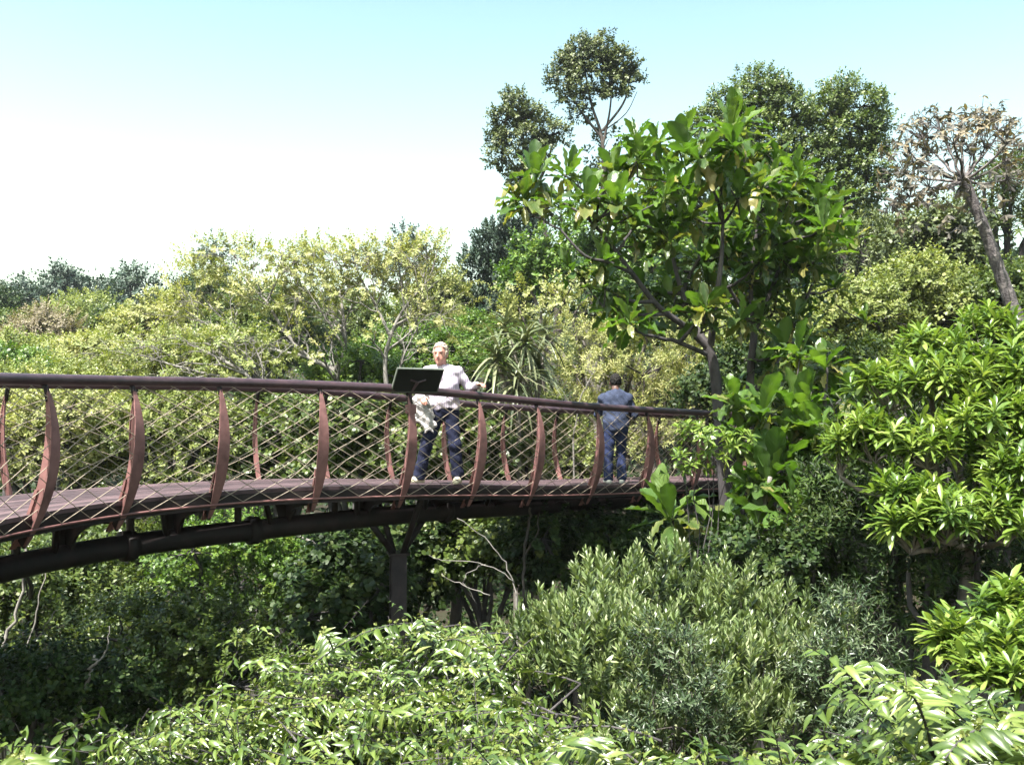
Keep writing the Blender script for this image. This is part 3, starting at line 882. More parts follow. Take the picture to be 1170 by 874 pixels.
# style: template, n leaves/shoot, shoot length (in leaf lengths), a0, a1, upk, sag, width ratio, shoots per clump, clump radius (leaf lengths), direction up-bias
STYLE = {
    'oval': dict(t='oval', n=9, sl=2.2, a0=1.35, a1=.5, upk=.5, sag=.1, wr=1.0, S=7, rc=2.6, ub=.5),
    'tiny': dict(t='tiny', n=12, sl=2.6, a0=1.3, a1=.5, upk=.4, sag=.05, wr=1.0, S=8, rc=3.2, ub=.5),
    'round': dict(t='round', n=7, sl=2.0, a0=1.4, a1=.7, upk=.6, sag=.1, wr=1.0, S=6, rc=2.4, ub=.4),
    'lance': dict(t='lance', n=11, sl=2.0, a0=1.3, a1=.4, upk=.5, sag=.15, wr=1.0, S=6, rc=1.9, ub=.6),
    'upright': dict(t='lance2', n=20, sl=2.6, a0=.95, a1=.3, upk=.1, sag=0, wr=1.35, S=5, rc=1.8, ub=1.8),
    'needle': dict(t='needle', n=16, sl=2.4, a0=1.0, a1=.35, upk=.2, sag=.1, wr=2.6, S=7, rc=2.0, ub=1.0),
    'whorl': dict(t='whorl', n=13, sl=.42, a0=1.75, a1=.55, upk=.35, sag=.06, wr=1.0, S=4, rc=1.35, ub=1.0),
    'feather': dict(t='tiny', n=18, sl=3.4, a0=1.3, a1=.7, upk=.9, sag=.08, wr=.8, S=7, rc=2.8, ub=.35),
}


def crown_shoots(C, Rr, L, st, cover, rg, shell=(.62, 1.02), low=-.45, clump_var=1.0):
    s = STYLE[st]
    area = np.pi * Rr[:, 0] * Rr[:, 2]
    Nl = cover * area / (L * L * (.34 if st != 'needle' else .16) * s['wr'] * .6)
    K = np.maximum(2, np.round(Nl / (s['S'] * s['n']))).astype(int)
    base = []; ax = []; cl = []; tn = []
    for i in range(len(C)):
        k = K[i]
        d = rsph(k * 3, rg); d = d[d[:, 2] > low][:k]
        pos = C[i] + d * Rr[i] * rg.uniform(*shell, (len(d), 1)) ** .6
        nn = norm(d / Rr[i] * Rr[i].mean())
        # shoots within the clump
        q = np.repeat(np.arange(len(d)), s['S'])
        dd = rsph(len(q), rg) * rg.uniform(.1, 1, (len(q), 1)) ** .5
        rc = s['rc'] * L * clump_var * rg.uniform(.7, 1.3, (len(d), 1))[q]
        b = pos[q] + dd * rc * [1, 1, .75]
        a = norm(nn[q] * .55 + dd * .6 + UP * s['ub'] + rg.normal(0, .25, (len(q), 3)))
        base.append(b); ax.append(a); cl.append(pos); tn.append((rg.uniform(.3, .7, len(d)))[q] + rg.normal(0, .06, len(q)))
    return np.concatenate(base), np.concatenate(ax), np.concatenate(cl), np.concatenate(tn)


def ramify(wood, path, r0, r1, rg, n=7, ln=1.0, depth=2, tips=None, zmax=1e9):
    """side branches along a limb, each forking again; collects the twig ends"""
    L = len(path)
    for k in range(n):
        i = int(rg.uniform(.3, 1.0) * (L - 1)); t = norm(path[min(i + 1, L - 1)] - path[max(i - 1, 0)])
        side = norm(np.cross(t, rg.normal(size=3)))
        d = norm(t * .75 + side * .8 + UP * .06)
        r = (r0 + (r1 - r0) * i / L) * .55
        e = path[i] + d * ln * rg.uniform(.6, 1.25)
        e[2] = min(e[2], zmax - rg.uniform(0, .25))
        p = limb(wood, path[i], e, max(r, .007), max(r * .4, .0035), rg, .22, 7, 5, .05)
        if depth > 0: ramify(wood, p, r, r * .4, rg, max(3, n - 3), ln * .55, depth - 1, tips, zmax)
        elif tips is not None: tips.append((e, d))


def limb(mb, a, b, r0, r1, rg, wig=.07, n=7, sides=6, sagup=.0):
    a = np.asarray(a, float); b = np.asarray(b, float); Ln = np.linalg.norm(b - a)
    t = np.linspace(0, 1, n)[:, None]
    w = np.cumsum(rg.normal(0, 1, (n, 3)), 0); w = w - w[0] - (w[-1] - w[0]) * t
    p = a + (b - a) * t + w * wig * Ln / n + UP * (np.sin(np.pi * t) * sagup * Ln)
    mb.tube(p, np.linspace(r0, r1, n), sides, cap=False)
    return p


def plant(name, label, cat, lobes, st, mat, L, cover=3.2, base=None, bark='bark_grey', r0=None, fork=.45, group=None, seed=0,
          limbs=True, twigs=0.35, shell=(.62, 1.02), low=-.45, paths=None, trunkpart='trunk', twig_r=.0, clump_var=1.0, tspread=.16, bend=0.0, world=None, extra=None, ram=0, dy=0):
    lobes = [(l[0], l[1] + dy, *l[2:]) for l in lobes] if lobes else lobes
    """tree or shrub: trunk with limbs to every lobe, twigs to the clumps, leaves on shoots"""
    rg = np.random.default_rng(seed + 1000)
    C, Rr = world if world is not None else W_(lobes, .86 if name == 'tall_tree' else 1.0)
    s = STYLE[st]
    cen = (C * (Rr[:, :1] ** 2)).sum(0) / (Rr[:, 0] ** 2).sum()
    if base is None: base = (cen[0], cen[1])
    bz = float(terr(base[0], base[1])); base = np.array([base[0], base[1], bz])
    root = thing(name, base, label, cat, group)
    b, a, cl, tn = crown_shoots(C, Rr, L, st, cover, rg, shell, low, clump_var)
    crown = MB(); wood = MB()
    shoots(crown, b, a, s['sl'] * L * rg.uniform(.7, 1.3, len(b)), s['n'], s['a0'], s['a1'], L, T[s['t']], s['wr'], upk=s['upk'], sag=s['sag'],
           tint=tn, tspread=tspread, twig=twig_r, twigmb=wood, rg=rg, bend=bend)
    top = max(C[:, 2].max(), bz + .5); wd = (C[:, 0].max() + Rr[:, 0].max() - C[:, 0].min()) 
    if r0 is None: r0 = np.clip(.022 * (top - bz) + .01 * wd, .025, .22)
    if paths is not None:
        for pth, ra, rb_ in paths:
            pp = catmull([P(*q) if len(q) == 3 and q[2] > 0 else q for q in pth], 5)
            wood.tube(pp, np.linspace(ra, rb_, len(pp)), 8, cap=False)
            if ram:
                tips = []
                ramify(wood, pp, ra, rb_, rg, ram, 1.15, 1, tips, (C[:, 2] + Rr[:, 2]).max() - .1)
                tb_ = np.array([t[0] for t in tips]); td = np.array([t[1] for t in tips])
                shoots(crown, tb_, td, s['sl'] * L * 1.0, s['n'], s['a0'], s['a1'], L, T[s['t']], s['wr'], upk=.8, sag=.05, tint=rg.uniform(.4, .75, len(tips)), rg=rg)
    if limbs:
        fk = base + (np.array([cen[0], cen[1], max(C[:, 2].min(), bz + .3)]) - base) * [fork * 1.2, fork * 1.2, fork]
        limb(wood, base - UP * .3, fk, r0, r0 * .72, rg, .10, 7, 8)
        for i in range(len(C)):
            p = limb(wood, fk, C[i], r0 * .55, r0 * .22, rg, .16, 8, 6, .06)
    if twigs:
        rt = r0 * .16
        pick = np.flatnonzero(rg.uniform(size=len(cl)) < twigs)[:320]
        for j in pick:
            i = np.argmin(((cl[j] - C) ** 2).sum(1))
            limb(wood, C[i] + (cl[j] - C[i]) * .05, cl[j], max(rt, .004), max(rt * .35, .0025), rg, .2, 5, 4)
    if extra: extra(crown, wood, rg)
    if wood.n: wood.build(trunkpart, M[bark], root, True)
    crown.build('crown', M[mat], root)
    return root


def bush(label, px, top, bot, Y, w, st, mat, L, cover=3.0, seed=0, name='shrub', cat='shrub', nl=7, group=None, bark='bark_mid', **k):
    rg = np.random.default_rng(seed + 77)
    rx, rz = w / 2, (bot - top) / 2; cy = (top + bot) / 2
    lobes = [(px, cy + .15 * rz, Y, rx * .62, rz * .75)]
    for i in range(nl):
        th = math.pi * (i + .5 + rg.uniform(-.3, .3)) / nl * 1.25 - .39
        q = rg.uniform(.5, .66)
        sz = rg.uniform(.32, .5)
        lobes.append((px + math.cos(th) * rx * q * 1.05, cy - math.sin(th) * rz * q, Y + rg.uniform(-.5, .5) * rx * 1.3 * Y / F, rx * sz * 1.1, rz * sz))
    return plant(name, label, cat, lobes, st, mat, L, cover, seed=seed, group=group, bark=bark, **k)


# ================================================================ ground
def build_ground():
    xs = np.concatenate([np.linspace(-500, -60, 12), np.linspace(-55, 60, 93), np.linspace(66, 500, 12)])
    ys = np.concatenate([np.linspace(-300, -20, 9), np.linspace(-15, 120, 109), np.linspace(126, 900, 24)])
    X, Y = np.meshgrid(xs, ys, indexing='ij'); Z = terr(X, Y)
    n, m = X.shape
    i = np.arange(n - 1)[:, None] * m + np.arange(m - 1)[None, :]
    q = np.stack([i, i + m, i + m + 1, i + 1], -1).reshape(-1, 4)
    mb = MB(); mb.add(np.stack([X, Y, Z], -1).reshape(-1, 3), q.ravel(), np.full(len(q), 4))
    tag(mb.build('ground', M['soil'], None, True), kind='structure')
    # low plants that cover the slope
    rg = np.random.default_rng(5)
    mb = MB()
    for (y0, y1, n, L) in ((2.5, 14, 9000, .10), (14, 30, 11000, .13), (30, 60, 6500, .22), (60, 112, 6500, .42)):
        y = rg.uniform(y0, y1, n); x = rg.uniform(-.62, .62, n) * y + rg.normal(0, .5, n)
        b = np.stack([x, y, terr(x, y) - .02], -1)
        a = norm(rg.normal(0, .5, (n, 3)) + UP)
        shoots(mb, b, a, L * rg.uniform(1.5, 4.5, n), 7, 1.3, .5, L, T['oval'], 1.1, upk=.6, sag=.1, tint=rg.uniform(.2, .7, n), rg=rg)
    tag(mb.build('undergrowth', M['lf_dark']), kind='stuff')


build_ground()

# ================================================================ far skyline trees
far = [(8, 318, 30), (30, 312, 28), (48, 322, 26), (72, 300, 34), (104, 309, 36), (126, 312, 30), (152, 304, 30), (182, 318, 34), (215, 316, 36)]
fl = ['low round dark tree at the left end of the distant skyline', 'small rounded dark tree second along the far left skyline',
      'short dark tree tucked under the spired tree on the far ridge', 'distant dark tree with two thin spires above the left ridge',
      'broad dark distant tree just right of the spired one', 'dark distant tree in the middle of the ridge clump',
      'tallest mushroom-topped dark tree at the end of the ridge row', 'low dark tree half behind the pale branching tree on the ridge',
      'dark ridge tree behind the crown of the pale branching tree']
for i, ((px, tp, w), lb) in enumerate(zip(far, fl)):
    rg = np.random.default_rng(300 + i); tp += 6; w *= 1.15; Y = 92 + rg.uniform(-6, 8)
    lo = [(px + rg.uniform(-.3, .3) * w, tp + 14 + rg.uniform(0, 16), Y + rg.uniform(-1, 1), w * rg.uniform(.26, .4), rg.uniform(8, 13)) for _ in range(5)]
    lo.append((px + rg.uniform(-3, 3), tp + 8, Y, w * .2, 8)); lo.append((px, tp + 40, Y, w * .55, 18))
    if i == 3: lo += [(66, 316, Y, 4, 5), (74, 310, Y, 4, 6), (74, 320, Y, 7, 5)]
    if i == 6: lo += [(155, 313, Y, 11, 6), (146, 320, Y, 10, 6)]
    plant('distant_tree', lb, 'tree', lo, 'oval', 'lf_blue', .34, 2.6, seed=300 + i, bark='bark_dark', twigs=0, group='dark trees along the far ridge')
plant('distant_tree', 'tiny dark tree top poking above the pale crowns on the skyline', 'tree', [(245, 284, 88, 8, 8), (240, 290, 88, 7, 8), (246, 300, 88, 14, 14), (247, 330, 88, 20, 24)], 'oval', 'lf_blue', .3, 2.4, seed=320, twigs=0)
plant('distant_tree', 'small dark domed tree top on the skyline behind the feathery crown', 'tree', [(466, 266, 84, 11, 8), (460, 276, 84, 9, 8), (470, 278, 84, 10, 8), (466, 310, 84, 24, 32)], 'oval', 'lf_blue', .28, 2.6, seed=321, twigs=0)

# ================================================================ left hillside shrubs
hill = [
    # label, px, top, bot, Y, width, style, mat, leaf
    ('dark green bush at the left edge below the ridge trees', 0, 334, 400, 62, 62, 'oval', 'lf_dark', .24),
    ('deep green shrub at the left edge above the mauve bush', 12, 358, 412, 48, 58, 'oval', 'lf_mid', .2),
    ('mauve-brown leafless looking bush on the left slope', 48, 356, 428, 46, 88, 'feather', 'lf_mauve', .2),
    ('olive and tan domed bush below the ridge trees', 96, 342, 398, 60, 104, 'tiny', 'lf_olive', .26),
    ('green bush wedged between the tan and the yellow bush', 126, 356, 420, 50, 62, 'oval', 'lf_mid', .2),
    ('yellow-green bushy tree in the middle of the left slope', 180, 342, 440, 42, 120, 'oval', 'lf_yellow', .19),
    ('small ochre bush right above the handrail at far left', 32, 386, 450, 36, 90, 'oval', 'lf_olive', .16),
    ('bright yellow-green shrub right above the left handrail', 100, 384, 460, 32, 110, 'oval', 'lf_yellow', .15),
    ('yellow-green shrub at the left edge against the handrail', 8, 400, 480, 27, 120, 'oval', 'lf_bright', .13),
    ('feathery olive shrub under the pale branching tree', 205, 384, 470, 29, 130, 'feather', 'lf_yellow', .15),
    ('dark green shrub behind the bare branches at left centre', 235, 318, 410, 46, 90, 'oval', 'lf_dark', .19),
    ('green thicket bush behind the pale forked trunk', 300, 326, 460, 38, 150, 'oval', 'lf_mid', .17),
    ('shaded green bush behind the feathery crown', 390, 330, 450, 44, 150, 'oval', 'lf_mid', .19),
    ('green rounded bush far behind the man in white', 500, 320, 430, 46, 110, 'oval', 'lf_olive', .19),
    ('bright green spreading shrub behind the man in white', 478, 372, 470, 27, 150, 'oval', 'lf_bright', .12),
    ('light green shrub left of the strap-leaved plant', 545, 362, 450, 30, 110, 'oval', 'lf_bright', .13),
    ('vivid green shrub under the pale forked tree', 410, 400, 470, 24, 130, 'oval', 'lf_bright', .11),
    ('green mound shrub on the left slope below the mauve bush', 66, 420, 500, 24, 150, 'feather', 'lf_olive', .13),
    ('yellow-olive shrub seen through the left railing', 60, 440, 590, 18.5, 190, 'oval', 'lf_yellow', .10),
    ('olive shrub with yellow flecks behind the second railing bay', 205, 442, 590, 19, 170, 'tiny', 'lf_olive', .10),
    ('grey-green twiggy shrub behind the fourth railing bay', 320, 448, 580, 19.5, 150, 'round', 'lf_mid', .11),
    ('broad round-leaved climber shrub behind the board', 415, 448, 590, 18, 150, 'round', 'lf_mid', .13),
    ('round-leaved shrub behind the legs of the man in white', 520, 455, 590, 18.5, 130, 'round', 'lf_mid', .12),
    ('dusty olive shrub behind the middle railing', 610, 456, 590, 19.5, 130, 'tiny', 'lf_olive', .11),
]
for i, (lb, px, tp, bt, Y, w, st, mt, Lf) in enumerate(hill):
    bush(lb, px, tp, bt, Y, w, st, mt, Lf * .8, 3.2, seed=400 + i, nl=9, twigs=.25)

# ================================================================ pale branching trees behind the bridge
cor = dict(bark='bark_twig', limbs=False, twigs=.7, r0=.06, ram=8, dy=11)
plant('branching_tree', 'pale forked umbrella tree with bare grey limbs left of centre', 'tree',
      [(225, 305, 25, 42, 20), (270, 285, 25, 38, 18), (318, 292, 24, 42, 20), (355, 300, 24, 32, 20), (300, 325, 24, 40, 18), (245, 335, 25, 34, 16), (205, 345, 25, 26, 16), (340, 335, 24, 28, 14)],
      'feather', 'lf_yellow', .10, 1.6, base=tuple(P(388, 520, 23.5)[:2]), seed=501, shell=(.3, 1.05), low=-.8,
      paths=[([(392, 560, 23.5), (390, 470, 23.5), (381, 425, 23.5), (352, 408, 23.6), (325, 378, 23.8), (305, 345, 24)], .085, .03), ([(381, 425, 23.5), (394, 398, 23.4), (392, 360, 23.6), (388, 330, 23.8)], .06, .022),
             ([(352, 408, 23.6), (300, 395, 24), (250, 360, 24.6), (222, 325, 25)], .045, .012), ([(325, 378, 23.8), (340, 345, 24), (355, 305, 24)], .035, .012),
             ([(305, 345, 24), (280, 318, 24.6), (268, 290, 25)], .03, .01), ([(305, 345, 24), (318, 315, 24), (322, 288, 24)], .03, .01),
             ([(394, 398, 23.4), (370, 360, 23.4), (350, 330, 23.5)], .03, .01), ([(280, 380, 24.3), (240, 372, 24.6), (205, 350, 25)], .022, .008)], **cor)
plant('branching_tree', 'pale slender tree with feathery yellow crown behind the board', 'tree',
      [(400, 290, 22.5, 44, 18), (450, 280, 22.5, 42, 17), (495, 282, 22.5, 36, 18), (512, 296, 22.5, 16, 14), (430, 312, 22.3, 44, 18), (480, 322, 22.3, 42, 18), (500, 345, 22.3, 24, 16), (395, 325, 22.4, 26, 14)],
      'feather', 'lf_yellow', .095, 1.6, base=tuple(P(446, 520, 22)[:2]), seed=502, shell=(.3, 1.05), low=-.8,
      paths=[([(446, 580, 22), (446, 480, 22), (440, 420, 22), (446, 385, 22), (462, 352, 22.1), (490, 318, 22.3), (500, 285, 22.4)], .07, .014), ([(446, 385, 22), (430, 350, 22.2), (412, 318, 22.3), (402, 290, 22.4)], .04, .012),
             ([(462, 352, 22.1), (458, 320, 22.3), (452, 282, 22.4)], .03, .01), ([(443, 400, 22), (468, 380, 21.9), (484, 350, 22), (510, 330, 22.2)], .03, .008), ([(430, 350, 22.2), (438, 325, 22.2), (432, 305, 22.3)], .02, .008),
             ([(452, 440, 21.9), (462, 405, 21.8), (478, 372, 21.9)], .03, .01)], **cor)
plant('branching_tree', 'low grey-limbed tree sprawling just above the left handrail', 'tree',
      [(215, 392, 21, 40, 14), (255, 382, 21, 36, 14), (180, 402, 21, 36, 12), (290, 398, 20.6, 30, 14), (150, 412, 21, 30, 12), (235, 410, 20.6, 36, 10)],
      'feather', 'lf_olive', .10, 2.0, base=tuple(P(305, 560, 20.3)[:2]), seed=503, shell=(.3, 1.05), low=-.8,
      paths=[([(320, 600, 20.3), (312, 500, 20.3), (288, 436, 20.3), (255, 412, 20.4), (222, 396, 20.7), (200, 385, 21)], .07, .012), ([(288, 436, 20.3), (240, 428, 20.4), (190, 415, 20.7), (160, 405, 21)], .04, .01),
             ([(255, 412, 20.4), (250, 395, 20.6), (256, 380, 20.8)], .03, .01), ([(300, 455, 20.3), (300, 420, 20.4), (290, 395, 20.5)], .03, .01), ([(240, 428, 20.4), (215, 432, 20.4), (180, 425, 20.6)], .02, .007)], **cor)
plant('branching_tree', 'small flat-topped tree with dark forked limbs above the strap-leaved plant', 'tree',
      [(590, 348, 23, 28, 10), (625, 334, 23, 34, 11), (660, 326, 23, 28, 11), (650, 345, 23, 32, 9), (608, 358, 23, 26, 8), (575, 362, 23, 20, 8)],
      'feather', 'lf_yellow', .10, 2.0, base=tuple(P(622, 520, 22.5)[:2]), seed=504, bark='bark_dark', limbs=False, twigs=.4, low=-.5, shell=(.4, 1.05),
      paths=[([(622, 560, 22.5), (622, 470, 22.5), (618, 410, 22.5), (605, 382, 22.6), (592, 350, 22.8)], .06, .014), ([(618, 410, 22.5), (632, 385, 22.5), (642, 350, 22.7), (658, 318, 22.9)], .05, .014),
             ([(618, 410, 22.5), (617, 370, 22.5), (624, 335, 22.8)], .035, .012), ([(632, 385, 22.5), (655, 360, 22.6), (672, 335, 22.8)], .03, .01)])

# ================================================================ mid-distance evergreens
plant('evergreen_tree', 'blue-green evergreen with soft pointed tops right of the skyline gap', 'tree',
      [(575, 268, 46, 18, 20), (598, 272, 46, 20, 22), (562, 296, 46, 22, 22), (592, 305, 46, 28, 26), (548, 316, 46, 18, 22), (615, 300, 46, 18, 26), (543, 345, 46, 22, 24), (575, 345, 46, 30, 30), (610, 345, 46, 28, 30)],
      'needle', 'lf_blue', .24, 11, seed=510, bark='bark_dark', twigs=.1, low=-.7)
plant('broadleaf_tree', 'round bright green tree behind the left of the paddle-leaved crown', 'tree',
      [(650, 285, 34, 34, 26), (690, 268, 34, 40, 28), (720, 290, 34, 36, 30), (630, 312, 34, 30, 24), (668, 312, 34, 36, 26), (705, 325, 34, 40, 28), (740, 320, 34, 34, 30), (760, 290, 34, 30, 34), (608, 296, 34, 22, 20), (640, 305, 34, 30, 22), (600, 325, 34, 26, 22)],
      'oval', 'lf_bright', .17, 3.4, seed=511, twigs=.1)
tall = dict(bark='bark_dark', limbs=False, twigs=.25, low=-.75, clump_var=.75)
plant('tall_tree', 'tall slender dark-crowned tree left of the round-topped one', 'tree',
      [(590, 118, 42, 17, 17), (577, 140, 42, 17, 17), (603, 134, 42, 20, 18), (570, 162, 42, 14, 14), (595, 160, 42, 22, 18), (632, 154, 42, 18, 15), (612, 172, 42, 18, 14), (575, 184, 42, 18, 13), (600, 192, 42, 20, 13), (586, 206, 42, 12, 8)],
      'oval', 'lf_gum', .145, 5.5, base=tuple(P(640, 330, 42)[:2]), seed=512, shell=(.6, 1.0),
      paths=[([(640, 420, 42), (634, 330, 42), (622, 260, 42), (606, 205, 42), (598, 160, 42), (590, 120, 42)], .13, .035), ([(610, 220, 42), (626, 185, 42), (632, 158, 42)], .08, .03), ([(606, 205, 42), (584, 185, 42), (574, 160, 42)], .07, .03)], **tall)
plant('tall_tree', 'tallest tree with a dense rounded crown on thin bare limbs', 'tree',
      [(664, 62, 42, 24, 18), (690, 55, 42, 24, 15), (710, 72, 42, 20, 15), (640, 92, 42, 17, 15), (676, 82, 42, 32, 20), (714, 85, 42, 16, 10), (698, 97, 42, 22, 12), (655, 108, 42, 20, 12), (683, 108, 42, 16, 10), (664, 130, 42, 12, 12), (722, 92, 42, 10, 7), (650, 75, 42, 15, 14)],
      'oval', 'lf_gum', .145, 5.5, base=tuple(P(690, 330, 42)[:2]), seed=513, shell=(.6, 1.0),
      paths=[([(690, 420, 42), (690, 330, 42), (690, 220, 42), (688, 160, 42), (676, 120, 42), (668, 80, 42)], .13, .035), ([(689, 165, 42), (697, 125, 42), (700, 80, 42)], .06, .02), ([(688, 150, 42), (710, 122, 42), (718, 100, 42), (714, 80, 42)], .06, .02),
             ([(688, 158, 42), (664, 128, 42), (648, 100, 42)], .07, .025), ([(690, 150, 42), (715, 130, 42), (728, 105, 42)], .03, .012)], **tall)
plant('tall_tree', 'dark narrow crown half hidden behind the paddle-leaved tree top', 'tree',
      [(690, 170, 43, 14, 16), (678, 205, 43, 16, 18), (700, 215, 43, 18, 22), (640, 250, 43, 16, 14), (690, 245, 43, 20, 20)], 'oval', 'lf_gum', .20, 3.0, seed=514, twigs=.2, bark='bark_dark')
plant('broadleaf_tree', 'broad dark green tree crown behind the paddle-leaved tree, left of its neighbour', 'tree',
      [(868, 100, 36, 24, 17), (840, 120, 36, 26, 18), (890, 118, 36, 28, 20), (815, 145, 36, 26, 20), (860, 145, 36, 34, 24), (905, 130, 36, 24, 22), (920, 160, 36, 20, 24), (880, 175, 36, 36, 28), (830, 180, 36, 34, 28), (860, 215, 36, 46, 34)],
      'oval', 'lf_fresh', .125, 4.6, seed=515, twigs=.2, bark='bark_grey', low=-.6)
plant('broadleaf_tree', 'tall rounded green tree standing against the sky left of the leaning trunk', 'tree',
      [(962, 108, 35, 22, 17), (985, 122, 35, 26, 18), (950, 128, 35, 22, 18), (1000, 150, 35, 17, 22), (970, 155, 35, 34, 22), (945, 175, 35, 24, 20), (990, 185, 35, 26, 22), (960, 200, 35, 30, 20), (1000, 212, 35, 16, 14), (975, 225, 35, 28, 14), (940, 215, 35, 22, 18)],
      'oval', 'lf_fresh', .125, 4.6, base=tuple(P(968, 330, 35)[:2]), seed=516, twigs=.25, bark='bark_dark', low=-.7, limbs=False,
      paths=[([(968, 420, 35), (966, 330, 35), (962, 260, 35), (968, 205, 35), (972, 150, 35)], .2, .05), ([(962, 260, 35), (945, 225, 35), (948, 180, 35)], .09, .03), ([(965, 240, 35), (990, 205, 35), (992, 165, 35)], .09, .03)])
right_hill = [
    ('green bush beyond the right edge below the leaning tree', 1270, 300, 480, 20, 200, 'oval', 'lf_mid', .11),
    ('olive tree beyond the right edge higher up the slope', 1330, 190, 420, 27, 210, 'oval', 'lf_olive', .14),
    ('dark shrub beyond the right edge beside the whorled tree', 1300, 430, 760, 12, 280, 'oval', 'lf_dark', .10),
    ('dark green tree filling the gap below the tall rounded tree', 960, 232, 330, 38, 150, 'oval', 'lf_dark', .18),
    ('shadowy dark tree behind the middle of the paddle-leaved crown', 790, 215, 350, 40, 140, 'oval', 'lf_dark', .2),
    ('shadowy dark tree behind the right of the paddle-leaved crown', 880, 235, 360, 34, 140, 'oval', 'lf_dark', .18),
    ('grey-green bush on the slope left of the leaning trunk', 1015, 250, 330, 31, 110, 'lance', 'lf_gum', .2),
    ('dense green tree behind the leaning trunk at the right edge', 1150, 180, 310, 29, 110, 'lance', 'lf_mid', .2),
    ('dark bush under the dry crown of the leaning tree', 1075, 235, 340, 28, 120, 'oval', 'lf_gum', .15),
    ('large olive bush on the right slope left of the leaning trunk', 1050, 296, 420, 24, 150, 'oval', 'lf_olive', .11),
    ('olive bush between the paddle-leaved tree and the right slope', 965, 318, 440, 22, 130, 'oval', 'lf_olive', .10),
    ('green bush at the right edge behind the foot of the leaning trunk', 1160, 300, 400, 23, 110, 'oval', 'lf_mid', .11),
    ('olive bush seen between the two paddle tree trunks', 875, 345, 470, 20, 120, 'oval', 'lf_olive', .10),
    ('dark bush seen behind the foot of the paddle tree trunks', 840, 400, 520, 18.5, 110, 'oval', 'lf_dark', .10),
    ('dusky green bush low between the paddle tree and the whorled tree', 985, 390, 500, 17, 120, 'oval', 'lf_mid', .085),
]
for i, (lb, px, tp, bt, Y, w, st, mt, Lf) in enumerate(right_hill):
    bush(lb, px, tp, bt, Y, w, st, mt, Lf, 3.0, seed=600 + i, nl=9, twigs=.25)
plant('feathery_tree', 'yellow-tipped feathery tree behind the man in blue', 'tree',
      [(660, 385, 21, 36, 24), (700, 400, 21, 40, 26), (740, 385, 21, 40, 26), (690, 430, 20.6, 42, 24), (735, 430, 20.6, 42, 26), (660, 420, 20.6, 30, 24), (700, 470, 20.4, 44, 26), (650, 470, 20.4, 36, 26), (690, 520, 20.2, 50, 30), (635, 520, 20.2, 40, 30)],
      'lance', 'lf_yellow', .10, 3.2, seed=520, twigs=.2, bark='bark_dark')
plant('feathery_tree', 'yellow-tipped feathery tree behind the paddle tree trunks', 'tree',
      [(780, 410, 21.5, 36, 26), (815, 395, 21.5, 36, 26), (795, 445, 21, 40, 26), (760, 450, 21, 30, 26), (750, 500, 20.6, 40, 26), (800, 490, 20.6, 40, 28), (845, 430, 21.5, 34, 36)],
      'lance', 'lf_yellow', .10, 3.0, seed=521, twigs=.2, bark='bark_dark')
plant('broadleaf_tree', 'deep green tree in the shade right behind the man in blue', 'tree',
      [(720, 345, 25, 42, 24), (765, 350, 25, 40, 26), (680, 360, 25, 36, 22), (800, 340, 25, 36, 34), (745, 375, 24.5, 50, 22)], 'oval', 'lf_dark', .13, 3.0, seed=522, twigs=.15, bark='bark_dark')

# ================================================================ strap-leaved plants (tall stems with arching rosettes)
def strap_plant(label, heads, base, seed):
    rg = np.random.default_rng(seed); b = P(*base); b[2] = float(terr(b[0], b[1]))
    root = thing('strap_leaved_plant', b, label, 'plant')
    cr = MB(); wd = MB()
    fk = P(*base)
    limb(wd, b - UP * .2, fk, .08, .06, rg, .05)
    for hx, hy, Y, L in heads:
        h = P(hx, hy, Y); limb(wd, fk, h, .05, .04, rg, .1)
        shoots(cr, h[None] - UP * .1, (UP + rg.normal(0, .12, 3))[None], .28, 46, 1.8, .5, L * .86, T['strap'], 1.0, t0=0.0, upk=.25, sag=.05, tspread=.2, prof=False, rg=rg)
    wd.build('stem', M['bark_grey'], root, True); cr.build('leaf_rosettes', M['lf_strap'], root, True)
strap_plant('strap-leaved plant with three arching rosettes right of the man in white', [(566, 412, 18.2, .95), (598, 395, 18.4, .95), (590, 440, 18.0, .8)], (592, 470, 18.3), 530)
strap_plant('smaller strap-leaved plant with two rosettes close beside the bigger one', [(618, 425, 18.8, .8), (578, 380, 19.2, .8), (625, 385, 19.3, .7)], (612, 470, 18.9), 531)

